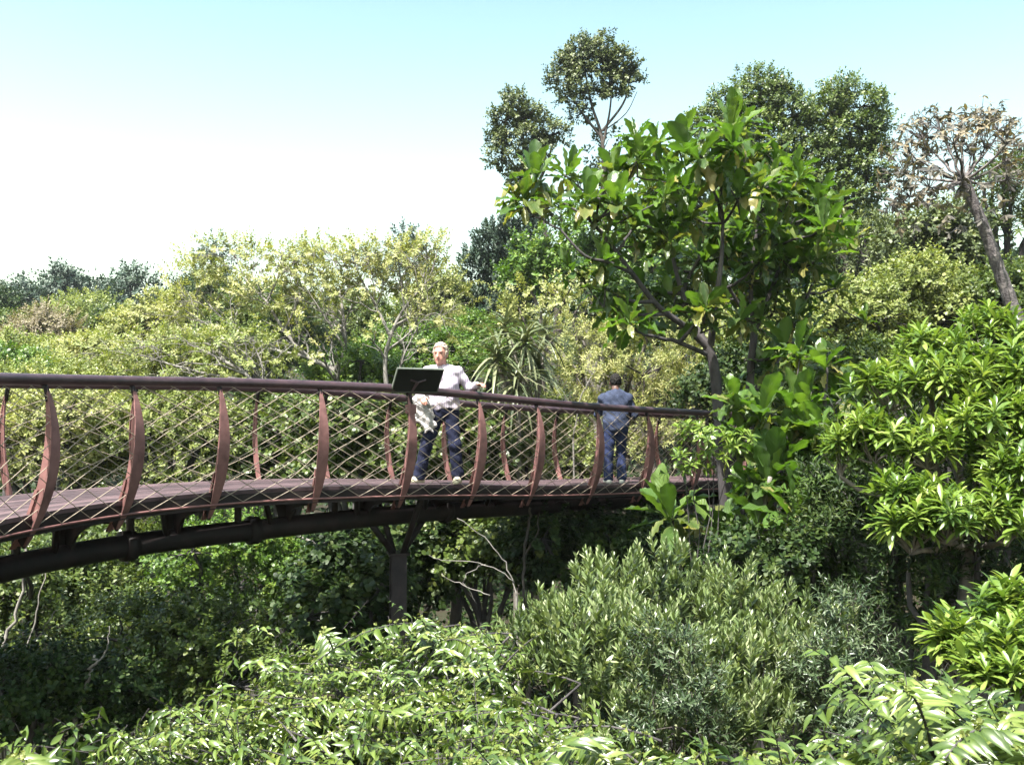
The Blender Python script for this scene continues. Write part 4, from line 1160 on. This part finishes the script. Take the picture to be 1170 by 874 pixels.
# ================================================================ leaning tree with a dry crown
def leaning_tree():
    rg = np.random.default_rng(540); Y = 19.0
    b = P(1180, 420, Y); b[2] = float(terr(b[0], b[1]))
    root = thing('leaning_tree', b, 'leaning thick-trunked tree with a parched brown crown at upper right', 'tree')
    wd = MB(); cr = MB()
    p1 = P(1172, 395, Y); dn = (p1 - P(1142, 310, Y)) * .25; b = p1.copy()
    while b[2] > float(terr(b[0], b[1])): b = b + dn
    root.location = [float(c) for c in b]
    pts = catmull([b + dn * 1.5, (b + p1) / 2 + dn * .2, P(1172, 395, Y), P(1160, 360, Y), P(1142, 310, Y), P(1126, 265, Y), P(1112, 230, Y), P(1101, 206, Y)], 8)
    rad = np.interp(np.linspace(0, 1, len(pts)), [0, .5, .9, 1], [.19, .125, .095, .11]) * (1 + .06 * np.sin(np.arange(len(pts)) * 2.1))
    wd.tube(pts, rad, 12)
    fk = pts[-1]
    tips = [(1040, 175), (1055, 160), (1075, 150), (1098, 150), (1120, 145), (1140, 150), (1150, 165), (1148, 185), (1035, 200), (1060, 185), (1125, 170), (1040, 225), (1062, 215), (1090, 165), (1110, 178), (1150, 205)]
    for k, (x, y) in enumerate(tips):
        t = P(x, y, Y + rg.uniform(-1.1, 1.1))
        p = limb(wd, fk, t, .034, .014, rg, .14, 8, 6, -.05)
        L = .17
        # palmate dry leaves on long stalks around each tip
        ns = 22
        dirs = norm(rsph(ns, rg) + UP * .45 + norm(t - fk) * .5)
        ends = t + dirs * rg.uniform(.25, .6, (ns, 1))
        for e in ends: wd.tube([t, (t + e) / 2 + UP * .03, e], [.007, .006, .004], 4, cap=False)
        shoots(cr, ends, dirs, .03, 6, 1.5, .9, L * rg.uniform(.6, 1.1, ns), T['lance'], 1.5, t0=0, sag=.35, tint=rg.uniform(.1, .8, ns), jit=.35, rg=rg)
    # hanging dead leaves on the left
    n = 70
    hb = fk + np.stack([rg.uniform(-1.35, .6, n), rg.uniform(-.8, .8, n), rg.uniform(-1.0, .1, n)], -1)
    shoots(cr, hb, norm(rg.normal(0, .6, (n, 3)) - UP * .6), .05, 6, 1.3, .7, .17, T['lance'], 1.5, t0=0, sag=.5, tint=rg.uniform(0, .7, n), jit=.4, rg=rg)
    # single thin shoot above
    wd.tube([P(1098, 150, Y), P(1099, 138, Y), P(1104, 130, Y)], [.012, .008, .005], 5)
    shoots(cr, P(1104, 128, Y)[None], UP[None], .05, 4, .8, .3, .2, T['lance'], 1.2, t0=0, rg=rg)
    wd.build('trunk', M['bark_cork'], root, True); cr.build('crown', M['lf_dry'], root)
leaning_tree()
# ================================================================ paddle-leaved trees in front of the bridge
def rosettes(mb, pos, L, rg, n=13, ax=None, young=0.0):
    pos = np.asarray(pos, float); S = len(pos)
    axis = norm(UP + rg.normal(0, .22, (S, 3)) + (0 if ax is None else ax))
    L = np.broadcast_to(L, (S,))
    # upright upper leaves, spreading middle leaves, hanging old leaves
    for (k, a0, a1, dr, tint, sc, sg) in ((n // 2, .80, .15, [0, 0, 1, 5], .80, 1.08, 0), (n // 2 + 2, 1.5, .95, [1, 2, 3, 5], .58, 1.05, .05), (n // 3, 2.0, 1.5, [2, 3, 4], .24, .68, .2)):
        shoots(mb, pos - UP * (.16 * L[:, None]), axis, .22 * L, k, a0, a1, L * sc, [BIG[d] for d in dr], .74, t0=0, jit=.22, upk=.15, sag=sg, tint=np.full(S, tint) + rg.normal(0, .10, S), tspread=.2, prof=False, rg=rg)


def paddle_tree(label, tips, paths, basepx, seed, L=.72, bark='bark_mid', name='paddle_leaved_tree', cat='tree', n=13, fillers=0):
    rg = np.random.default_rng(seed)
    b = P(*basepx); b[2] = float(terr(b[0], b[1]))
    root = thing(name, b, label, cat)
    wd = MB(); cr = MB()
    nodes = []; rads = []
    for pth, ra, rb_ in paths:
        pp = catmull([P(*q) for q in pth], 6)
        rr = np.linspace(ra, rb_, len(pp))
        wd.tube(pp, rr, 9, cap=False); nodes.append(pp); rads.append(rr)
    wd.tube([b - UP * .3, nodes[0][0]], [rads[0][0] * 1.25, rads[0][0]], 10, cap=False)
    nodes = np.concatenate(nodes); rads = np.concatenate(rads)
    tp = np.array([P(x, y, Y) for x, y, Y in tips])
    for t in tp:
        d = np.linalg.norm(nodes - t, axis=1) + np.where(nodes[:, 2] > t[2] - .05, 3, 0)
        k = np.argmin(d)
        limb(wd, nodes[k], t, max(min(rads[k], .035), .016), .016, rg, .16, 6, 6, -.06)
    if len(tp) > 6:      # smaller side rosettes fill the crown
        k = int(len(tp) * .85); j = rg.integers(0, len(tp), k)
        sp = tp[j] + rg.normal(0, .34, (k, 3)) * [1, 1, .8]
        for a_, b_ in zip(tp[j], sp): limb(wd, a_ - UP * .25, b_, .013, .009, rg, .2, 5, 5)
        rosettes(cr, sp, L * rg.uniform(.5, .75, k), rg, n - 3)
    rosettes(cr, tp, L * rg.uniform(.7, 1.02, len(tp)), rg, n)
    wd.build('trunk', M[bark], root, True); cr.build('crown', M['lf_big'], root, True)


tips = [(612, 205), (645, 200), (598, 232), (668, 232), (700, 200), (728, 182), (752, 165), (705, 235), (742, 215), (775, 168), (800, 178), (775, 215), (832, 150), (815, 205),
        (722, 262), (755, 262), (790, 250), (815, 258), (845, 225), (690, 330), (735, 330), (765, 300), (800, 300), (835, 290), (720, 370), (845, 185), (770, 345), (745, 372), (702, 352), (800, 360)]
rgY = np.random.default_rng(12)
paddle_tree('tall paddle-leaved tree with the thick grey trunk crossing the handrail end', [(x, y, 14.2 + rgY.uniform(-1.3, 1.3)) for x, y in tips],
            [([(832, 640, 14.2), (828, 560, 14.2), (822, 480, 14.2), (816, 420, 14.2), (808, 395, 14.2)], .095, .07),
             ([(812, 400, 14.2), (785, 375, 14.1), (752, 350, 13.9), (722, 312, 13.7), (700, 282, 13.6), (678, 256, 13.5)], .055, .02),
             ([(808, 395, 14.2), (790, 365, 14.4), (775, 320, 14.6), (764, 270, 14.7)], .06, .022),
             ([(812, 395, 14.2), (818, 345, 14.0), (824, 300, 13.9), (826, 255, 13.9)], .055, .022),
             ([(790, 365, 14.4), (782, 330, 15), (800, 290, 15.3), (805, 240, 15.4)], .035, .018),
             ([(722, 312, 13.7), (695, 300, 13.2), (668, 292, 13.0), (640, 262, 13.0)], .03, .015),
             ([(807, 405, 14.2), (792, 398, 13.8), (768, 388, 13.6)], .035, .03)], (834, 660, 14.2), 700, .51)
tips2 = [(880, 190), (905, 200), (930, 225), (895, 225), (870, 215), (915, 255), (940, 262), (955, 255), (880, 262), (855, 250), (905, 290), (930, 300), (868, 300), (890, 318), (920, 335), (850, 335), (880, 345), (945, 290), (905, 365), (835, 340), (862, 182), (940, 235), (895, 402), (925, 385), (850, 372), (880, 420), (955, 330), (870, 450)]
paddle_tree('second paddle-leaved tree with a thinner trunk, spreading right of the thick one', [(x, y, 15.0 + rgY.uniform(-1.0, 1.0)) for x, y in tips2],
            [([(866, 640, 15), (860, 560, 15), (856, 480, 15), (858, 420, 15), (862, 380, 15)], .075, .055), ([(862, 380, 15), (846, 350, 14.9), (832, 328, 14.8)], .035, .025),
             ([(862, 380, 15), (880, 335, 15.1), (892, 300, 15.2), (905, 255, 15.2)], .04, .02), ([(862, 385, 15), (858, 330, 15), (864, 270, 14.9), (872, 215, 14.9)], .04, .02), ([(885, 420, 15.2), (900, 385, 15.3), (918, 350, 15.3), (935, 305, 15.3)], .035, .02),
             ([(859, 450, 15), (885, 420, 15.2)], .04, .035)], (868, 660, 15), 701, .49)
paddle_tree('low paddle-leaved sapling with one big rosette beside the trunk at handrail height', [(868, 478, 12.6), (905, 505, 12.4), (885, 540, 12.2), (915, 548, 12.2), (845, 500, 12.8), (880, 565, 12.1), (930, 520, 12.3), (952, 548, 12.3), (908, 475, 12.6)],
            [([(862, 640, 12.4), (866, 590, 12.4), (876, 560, 12.3), (872, 515, 12.4), (868, 490, 12.6)], .06, .03), ([(876, 560, 12.3), (892, 545, 12.3), (905, 512, 12.4)], .03, .02)], (860, 660, 12.4), 702, .62)
paddle_tree('paddle-leaved sapling with a glossy rosette right of the two trunks', [(945, 420, 12.8), (925, 462, 12.6), (962, 455, 12.8), (935, 500, 12.4)],
            [([(940, 640, 12.6), (938, 560, 12.6), (940, 500, 12.6), (944, 430, 12.8)], .05, .025)], (940, 660, 12.6), 703, .52)
paddle_tree('short paddle-leaved plant fanning up in front of the deck edge', [(768, 592, 12.2)], [([(775, 680, 12.2), (772, 640, 12.2), (768, 605, 12.2)], .03, .025)], (775, 690, 12.2), 704, .66, n=14, name='paddle_leaved_plant', cat='plant')
paddle_tree('shaded paddle-leaved plant below the whitish stub near the trunks', [(905, 590, 11.6), (865, 602, 11.8), (938, 575, 11.8), (825, 612, 12.4)],
            [([(900, 700, 11.8), (896, 640, 11.8), (902, 605, 11.7)], .04, .025), ([(896, 640, 11.8), (878, 620, 11.8), (866, 608, 11.8)], .025, .018)], (900, 710, 11.8), 705, .6, name='paddle_leaved_plant', cat='plant')
plant('slender_sapling', 'slender sapling with small glossy leaves in front of the handrail end', 'sapling', [(812, 492, 11.8, 14, 12), (795, 500, 11.8, 10, 10), (842, 505, 11.8, 14, 12), (780, 530, 11.8, 16, 10), (808, 530, 11.8, 16, 10)], 'whorl', 'lf_whorl', .13, .5, seed=706, bark='bark_mid', r0=.02, twigs=.6, low=-.9, shell=(.1, 1))

# ================================================================ under the bridge
under = [
    ('sunlit shrub with small pale leaves under the bridge, left of the pier', 270, 592, 730, 15.5, 190, 'oval', 'lf_bright', .075),
    ('shaded shrub at the left edge beneath the bridge', 40, 610, 800, 13.5, 230, 'oval', 'lf_mid', .075),
    ('half-lit leafy shrub in the hollow below the left of the bridge', 190, 690, 860, 11.5, 250, 'oval', 'lf_mid', .07),
    ('low dark bush at the lower left corner under the pale twigs', 60, 740, 900, 9.5, 260, 'oval', 'lf_dark', .065),
    ('dark ivy-like mass clinging around the pier', 395, 612, 780, 14.2, 130, 'round', 'lf_dark', .10),
    ('dark thicket behind the pier between ivy and creamy shrub', 470, 590, 720, 16.5, 130, 'round', 'lf_dark', .10),
    ('glossy shrub with pale flecks under the middle of the deck', 550, 575, 690, 16.5, 150, 'round', 'lf_mid', .09),
    ('dark glossy shrub below the deck under the man in blue', 660, 575, 700, 15.8, 170, 'round', 'lf_dark', .09),
    ('shadowed shrub below the deck behind the short paddle plant', 760, 580, 700, 15.8, 130, 'oval', 'lf_dark', .09),
    ('dull green shrub on the bank seen under the left deck edge', 110, 575, 690, 17.5, 230, 'tiny', 'lf_mid', .09),
    ('dark understorey bush at the foot of the paddle-leaved trunks', 890, 600, 780, 11.0, 170, 'oval', 'lf_dark', .08),
    ('dark understorey bush in the shade left below the whorled tree', 985, 520, 720, 10.8, 170, 'lance', 'lf_dark', .11),
    ('dark understorey bush in deepest shade below the whorled tree', 1090, 600, 790, 9.8, 220, 'lance', 'lf_dark', .11),
    ('shaded bush behind the lower boughs of the whorled tree', 1100, 440, 640, 11.8, 260, 'lance', 'lf_dark', .12),
]
for i, (lb, px, tp, bt, Y, w, st, mt, Lf) in enumerate(under):
    bush(lb, px, tp, bt, Y, w, st, mt, Lf, 2.6, seed=800 + i, nl=8, twigs=.3, twig_r=.004)
# bare pale stems
def bare(label, paths, seed, bark='bark_twig'):
    b = P(*paths[0][0][0]); b[2] = min(b[2], 99); g = float(terr(b[0], b[1]))
    root = thing('bare_stem', (b[0], b[1], g), label, 'dead branch')
    m = MB(); rg = np.random.default_rng(seed)
    m.tube([[b[0] + .1, b[1] + .1, g - .2], b], [paths[0][1] * 1.2, paths[0][1]], 6, cap=False)
    for pth, ra, rb_ in paths:
        pp = catmull([P(*q) for q in pth], 5); pp[1:-1] += rg.normal(0, .012, (len(pp) - 2, 3))
        m.tube(pp, np.linspace(ra, rb_, len(pp)) * .7, 6)
    m.build('branches', M[bark], root, True)
bare('curved pale bare stem with a fork standing low at lower left', [([(86, 820, 9.2), (100, 780, 9.2), (107, 760, 9.2), (108, 748, 9.2)], .024, .016), ([(107, 760, 9.2), (122, 742, 9.2), (125, 715, 9.2)], .014, .006)], 1)
bare('thin straight pale twig slanting at the far lower left', [([(0, 790, 9.6), (12, 768, 9.6), (18, 755, 9.6)], .016, .01), ([(35, 740, 9.6), (52, 715, 9.6), (68, 696, 9.6)], .01, .005)], 2)
bare('long grey sapling stem rising to the deck at the left edge', [([(0, 745, 11.5), (18, 700, 11.5), (28, 655, 11.5), (32, 600, 11.5)], .03, .02), ([(30, 745, 11.3), (45, 690, 11.3), (52, 650, 11.3)], .016, .01)], 3)
bare('grey slanting trunk seen below the collar of the bridge pipe', [([(245, 760, 16), (232, 700, 16), (212, 640, 16), (196, 590, 16)], .05, .035), ([(212, 640, 16), (218, 680, 16.2), (218, 720, 16.2)], .03, .02)], 4)
bare('thick pale limb poking out under the pipe left of the pier', [([(400, 640, 15.6), (380, 622, 15.6), (355, 618, 15.6), (325, 602, 15.6), (318, 588, 15.6)], .045, .03)], 5)
bare('arching bare twig over the grey-green shrub top', [([(590, 680, 12), (580, 650, 12), (560, 620, 12), (522, 592, 12)], .014, .006), ([(588, 665, 12), (555, 645, 12), (510, 640, 12), (490, 634, 12)], .010, .004), ([(560, 680, 12), (530, 668, 12), (505, 655, 12)], .012, .005), ([(555, 645, 12), (530, 660, 12), (545, 690, 12)], .008, .004)], 6)
bare('pale leafless stub leaning among the lower paddle leaves', [([(858, 640, 11.9), (866, 605, 11.9), (874, 575, 11.9), (880, 545, 12.0)], .06, .04)], 7)
bare('thin dark sapling trunk below the middle of the deck', [([(600, 690, 14.6), (598, 640, 14.6), (604, 600, 14.6), (606, 580, 14.6)], .035, .03), ([(598, 640, 14.6), (612, 610, 14.6), (616, 585, 14.6)], .022, .016)], 8, 'bark_dark')
bare('short pale twig behind the railing just left of the man in blue', [([(655, 500, 18), (662, 460, 18), (668, 445, 18), (676, 430, 18)], .02, .012), ([(668, 445, 18), (660, 432, 18)], .01, .006)], 9)

# ================================================================ foreground
def up_shrub():
    lobes = [(650, 735, 7.6, 60, 54), (705, 708, 7.9, 58, 48), (770, 698, 8.0, 62, 48), (840, 716, 7.9, 60, 46), (896, 745, 7.7, 56, 44), (945, 755, 7.6, 40, 40), (612, 778, 7.2, 46, 44), (680, 780, 7.0, 70, 60), (760, 770, 7.0, 70, 60), (840, 785, 7.0, 64, 56), (905, 800, 7.0, 50, 54), (730, 845, 6.6, 90, 50), (850, 850, 6.6, 70, 46)]
    plant('grey_green_shrub', 'large dense grey-green shrub of upright narrow leaves in the centre foreground', 'shrub', lobes, 'upright', 'lf_grey', .088, 10, seed=900, twigs=.1, r0=.02, bark='bark_dark', twig_r=.005, low=-.5, shell=(.15, 1.04), tspread=.2)
up_shrub()
plant('slate_shrub', 'dark slate-green small-leaved shrub at the right end of the grey-green one', 'shrub',
      [(968, 712, 6.7, 26, 36), (985, 755, 6.6, 32, 40), (950, 770, 6.6, 32, 40), (975, 810, 6.5, 44, 44), (930, 800, 6.6, 26, 34), (990, 850, 6.4, 50, 36)], 'lance', 'lf_slate', .055, 3.8, seed=901, twigs=.2, r0=.014, bark='bark_dark', twig_r=.004)
plant('slate_shrub', 'dark slate-green patch of small-leaved stems low in the grey-green shrub', 'shrub',
      [(765, 745, 6.25, 20, 40), (790, 790, 6.2, 34, 40), (745, 790, 6.2, 26, 34), (770, 830, 6.1, 50, 30)], 'lance', 'lf_slate', .055, 3.6, seed=902, twigs=.2, r0=.012, bark='bark_dark', twig_r=.004)


def droop_shrub(label, sprays, base, seed, L=.092, group=None):
    """arching twigs, two-ranked hanging leaves with bud clusters in the axils"""
    rg = np.random.default_rng(seed); b = P(*base); b[2] = float(terr(b[0], b[1]))
    root = thing('drooping_leaf_shrub', b, label, 'shrub', group)
    cr = MB(); wd = MB(); bl = MB()
    fk = P(*base); limb(wd, b - UP * .2, fk, .06, .045, rg, .06)
    for (x0, y0, x1, y1, Y, k) in sprays:
        for _ in range(int(k * 1.7)):
            s = P(x0 + rg.normal(0, 30), y0 + rg.normal(0, 20), Y + rg.normal(0, .35)); e = P(x1 + rg.normal(0, 26), y1 + rg.normal(0, 18), Y - .15 + rg.normal(0, .4))
            ax = e - s; ln = np.linalg.norm(ax) * rg.uniform(.8, 1.2)
            if rg.uniform() < .5: limb(wd, fk, s, .018, .008, rg, .15, 6, 5)
            n = max(7, int(ln / (L * .30)))
            bend = rg.uniform(.15, .4)
            ax = norm(ax + UP * bend * ln * .5)
            t = np.linspace(0, 1, 9)[:, None]
            wd.tube(s + ax * ln * t - UP * bend * ln * t * t, np.linspace(.0075, .003, 9), 5, cap=False)
            shoots(cr, s[None], ax[None], ln, n, 1.15, .75, L * rg.uniform(.85, 1.15), T['droopy'], 1.0, phyl=math.pi, t0=.02, jit=.26, upk=.9, sag=.6, tint=rg.uniform(.35, .66), tspread=.17, bend=bend, rg=rg)
            q = rg.uniform(0.05, 1, max(3, n // 2))[:, None]
            c = s + ax * ln * q - UP * bend * ln * q * q + rg.normal(0, .008, (len(q), 3)) + UP * .01
            shoots(bl, c, rsph(len(c), rg) + UP * .5, .010, 5, 1.2, .4, .017, T['round'], 1.0, t0=0, rg=rg)
    for (x0, y0, x1, y1, Y, k) in sprays:      # short leafy side shoots that close the mass
        m = k * 10; q = rg.uniform(0, 1.15, m)
        pb = np.array([P(x0 + (x1 - x0) * a + rg.normal(0, 30), y0 + (y1 - y0) * a + rg.normal(0, 13) + 24, Y + rg.normal(.1, .4)) for a in q])
        dx = norm(rg.normal(0, .7, (m, 3)) + [-.5, -.5, .55])
        shoots(cr, pb, dx, .24, 7, 1.2, .6, L * rg.uniform(.75, 1.1, m), T['droopy'], 1.0, phyl=math.pi, t0=.05, jit=.3, upk=1.0, sag=.5, tint=rg.uniform(.3, .62, m), tspread=.15, bend=.3, twig=.006, twigmb=wd, rg=rg)
    wd.build('stems', M['bark_mid'], root, True); cr.build('crown', M['lf_droop'], root, True); o = bl.build('bud_clusters', M['lf_bloom'], root); o['kind'] = 'stuff'


droop_shrub('drooping-leaved shrub filling the lower left foreground', 
            [(470, 800, 360, 742, 6.6, 7), (520, 760, 430, 722, 6.8, 6), (560, 760, 500, 712, 7.0, 7), (420, 840, 310, 790, 6.2, 9), (360, 850, 240, 800, 6.0, 8), (300, 880, 180, 818, 5.8, 8), (240, 900, 150, 852, 5.6, 6),
             (470, 850, 400, 800, 6.0, 9), (540, 820, 470, 770, 6.3, 8), (400, 900, 300, 850, 5.6, 9), (500, 900, 420, 840, 5.7, 9), (580, 790, 540, 735, 6.6, 7), (380, 760, 330, 722, 6.8, 3), (600, 840, 530, 800, 6.0, 7)], (400, 960, 6.2), 910)
droop_shrub('drooping-leaved shrub low in front of the grey-green shrub', 
            [(640, 880, 540, 832, 5.3, 8), (680, 875, 600, 812, 5.4, 8), (700, 900, 640, 838, 5.2, 8), (600, 900, 500, 850, 5.0, 8), (680, 915, 600, 868, 4.9, 8), (640, 900, 560, 860, 4.9, 6), (760, 925, 710, 866, 4.9, 6), (830, 930, 790, 868, 4.8, 5)], (640, 980, 5.1), 911)
droop_shrub('large-leaved drooping shrub in the lower right corner', 
            [(1110, 850, 1015, 768, 4.3, 5), (1150, 860, 1060, 790, 4.3, 5), (1180, 870, 1120, 795, 4.3, 5), (1000, 920, 910, 858, 4.3, 6), (1080, 910, 990, 850, 4.2, 6), (1160, 910, 1080, 840, 4.1, 6), (1200, 900, 1140, 850, 4.0, 5), (930, 930, 860, 870, 4.3, 6), (1130, 940, 1050, 880, 4.0, 6)], (1080, 960, 4.3), 912, .108)
droop_shrub('single leafy branch tip in the lower left corner', [(20, 900, 15, 848, 4.8, 3), (70, 910, 50, 862, 4.9, 2)], (30, 960, 4.9), 913, .11)

# whorled glossy trees on the right
def whorl_tree(label, tiers, base, seed, L=.2, name='whorled_leaf_tree'):
    rg = np.random.default_rng(seed); b = P(*base); b[2] = float(terr(b[0], b[1]))
    root = thing(name, b, label, 'tree'); cr = MB(); wd = MB()
    fk = P(*base); limb(wd, b - UP * .2, fk, .11, .08, rg, .06)
    for (x, y, Y, rx, rz, k) in tiers:
        k = int(k * 1.25)
        c = P(x, y, Y); s = Y / F
        limb(wd, fk, c - UP * .25, .05, .02, rg, .12, 8, 6)
        p = c + rsph(k, rg) * rg.uniform(.1, 1, (k, 1)) ** .5 * np.array([rx * s, rx * s * 1.1, rz * s * 1.5])
        p[:, 2] += -.25 * ((p[:, 0] - c[0]) ** 2 + (p[:, 1] - c[1]) ** 2) / (rx * s) * .6
        for q in p[::2]: limb(wd, c - UP * .25, q, .014, .006, rg, .15, 5, 4)
        shoots(cr, p, norm(UP + (p - c) * .5 + rg.normal(0, .2, (k, 3))), .10, 18, 1.85, .40, L * rg.uniform(.6, 1.2, k), T['whorl'], .82, t0=0, jit=.2, upk=.3, sag=.10, tint=rg.uniform(.36, .76, k), tspread=.16, prof=False, rg=rg)
    wd.build('trunk', M['bark_grey'], root, True); cr.build('crown', M['lf_whorl'], root, True)
whorl_tree('glossy tree with tiers of whorled bright leaves at the right edge', 
           [(1130, 385, 10.2, 46, 18, 34), (1060, 400, 10.0, 42, 12, 24), (1020, 440, 9.8, 44, 12, 28), (1085, 430, 9.6, 50, 16, 40), (1150, 430, 9.6, 46, 18, 36), (1120, 480, 9.2, 46, 14, 34), (1170, 480, 9.2, 40, 16, 26), (1000, 500, 9.4, 44, 14, 30), (960, 515, 9.6, 26, 12, 12), (1060, 505, 9.2, 44, 12, 26),
            (1145, 535, 8.9, 48, 14, 34), (1035, 565, 8.9, 34, 12, 22), (1080, 588, 8.6, 52, 12, 40), (1150, 590, 8.6, 44, 14, 32), (1040, 600, 8.8, 34, 10, 20), (1190, 540, 8.9, 30, 30, 24), (1190, 420, 9.8, 40, 30, 24)], (1110, 620, 9.6), 920, .17)
whorl_tree('lower whorled-leaf bush with pale shoots at the right edge', 
           [(1150, 705, 6.6, 36, 14, 22), (1110, 745, 6.3, 34, 12, 20), (1160, 740, 6.2, 34, 14, 20), (1085, 730, 6.5, 24, 10, 10), (1140, 775, 6.0, 44, 12, 22), (1180, 700, 6.6, 30, 16, 14)], (1150, 860, 6.4), 921, .15, 'whorled_leaf_bush')
EXPO = 1.82
# ================================================================ camera, light, sky
cam = bpy.data.cameras.new('camera'); co = bpy.data.objects.new('camera', cam); COL.objects.link(co)
co.location = (0, 0, EYE); co.rotation_euler = (math.pi / 2 + PITCH, 0, 0)
cam.sensor_width = 36; cam.lens = 36 * F / 1170.0; cam.clip_start = .1; cam.clip_end = 3000
SC.camera = co
SUN_EL = math.radians(64); SUN_AZ = math.radians(213)     # azimuth from +Y clockwise: behind the viewer, a little to the left
sd = Vector((math.sin(SUN_AZ) * math.cos(SUN_EL), math.cos(SUN_AZ) * math.cos(SUN_EL), math.sin(SUN_EL)))
L = bpy.data.lights.new('sun', 'SUN'); L.energy = 5.0; L.angle = math.radians(.5); L.color = (1, .965, .90)
lo = bpy.data.objects.new('sun', L); COL.objects.link(lo); lo.rotation_euler = (-sd).to_track_quat('-Z', 'Y').to_euler(); lo.location = (0, -20, 60)
w = bpy.data.worlds.new('World'); SC.world = w; w.use_nodes = True
nt = w.node_tree; bg = nt.nodes['Background']
sky = nt.nodes.new('ShaderNodeTexSky'); sky.sky_type = 'NISHITA'; sky.sun_disc = False
sky.sun_elevation = SUN_EL; sky.sun_rotation = SUN_AZ; sky.air_density = 1.0; sky.dust_density = 4.0; sky.ozone_density = 1.0; sky.altitude = 100
tn = nt.nodes.new('ShaderNodeMix'); tn.data_type = 'RGBA'; tn.blend_type = 'MULTIPLY'; tn.inputs['Factor'].default_value = 1
tn.inputs['B'].default_value = (1.04, 1.17, .95, 1)      # the camera's white balance: a cyan sky
# pale summer haze low in the sky
tc = nt.nodes.new('ShaderNodeTexCoord'); sx = nt.nodes.new('ShaderNodeSeparateXYZ'); nt.links.new(tc.outputs['Generated'], sx.inputs[0])
hr = ramp(nt, [(1.75, 1.38, 1.12), (1.42, 1.22, 1.05), (1, 1, 1), (.9, .95, 1)], [.0, .22, .40, 1.0]); nt.links.new(sx.outputs['Z'], hr.inputs['Fac'])
hm = nt.nodes.new('ShaderNodeMix'); hm.data_type = 'RGBA'; hm.blend_type = 'MULTIPLY'; hm.inputs['Factor'].default_value = 1
nt.links.new(sky.outputs[0], hm.inputs['A']); nt.links.new(hr.outputs['Color'], hm.inputs['B'])
nt.links.new(hm.outputs['Result'], tn.inputs['A']); nt.links.new(tn.outputs['Result'], bg.inputs['Color']); bg.inputs['Strength'].default_value = .110
SC.view_settings.view_transform = 'Standard'; SC.view_settings.look = 'None'; SC.view_settings.exposure = EXPO; SC.view_settings.gamma = 1
SC.render.engine = 'CYCLES'; cy = SC.cycles
cy.max_bounces = 6; cy.diffuse_bounces = 3; cy.glossy_bounces = 2; cy.transmission_bounces = 3; cy.transparent_max_bounces = 4
cy.caustics_reflective = False; cy.caustics_refractive = False; cy.sample_clamp_indirect = 5
cy.use_adaptive_sampling = True; cy.adaptive_threshold = .02
cy.use_denoising = True
try:
    cy.denoiser = 'OPENIMAGEDENOISE'; cy.denoising_input_passes = 'RGB_ALBEDO_NORMAL'
except Exception:
    pass

HAZE = 1
if HAZE:
    m, nt, out = new_mat('haze_air')
    v = nt.nodes.new('ShaderNodeVolumePrincipled'); v.inputs['Density'].default_value = .00024; v.inputs['Color'].default_value = (.86, .93, 1, 1); v.inputs['Anisotropy'].default_value = .2
    nt.links.new(v.outputs[0], out.inputs['Volume'])
    mb = MB(); mb.box([0, 55, EYE + 3.5], [130, 0, 0], [0, 75, 0], [0, 0, 19]); hz = mb.build('haze', m); tag(hz, kind='stuff')
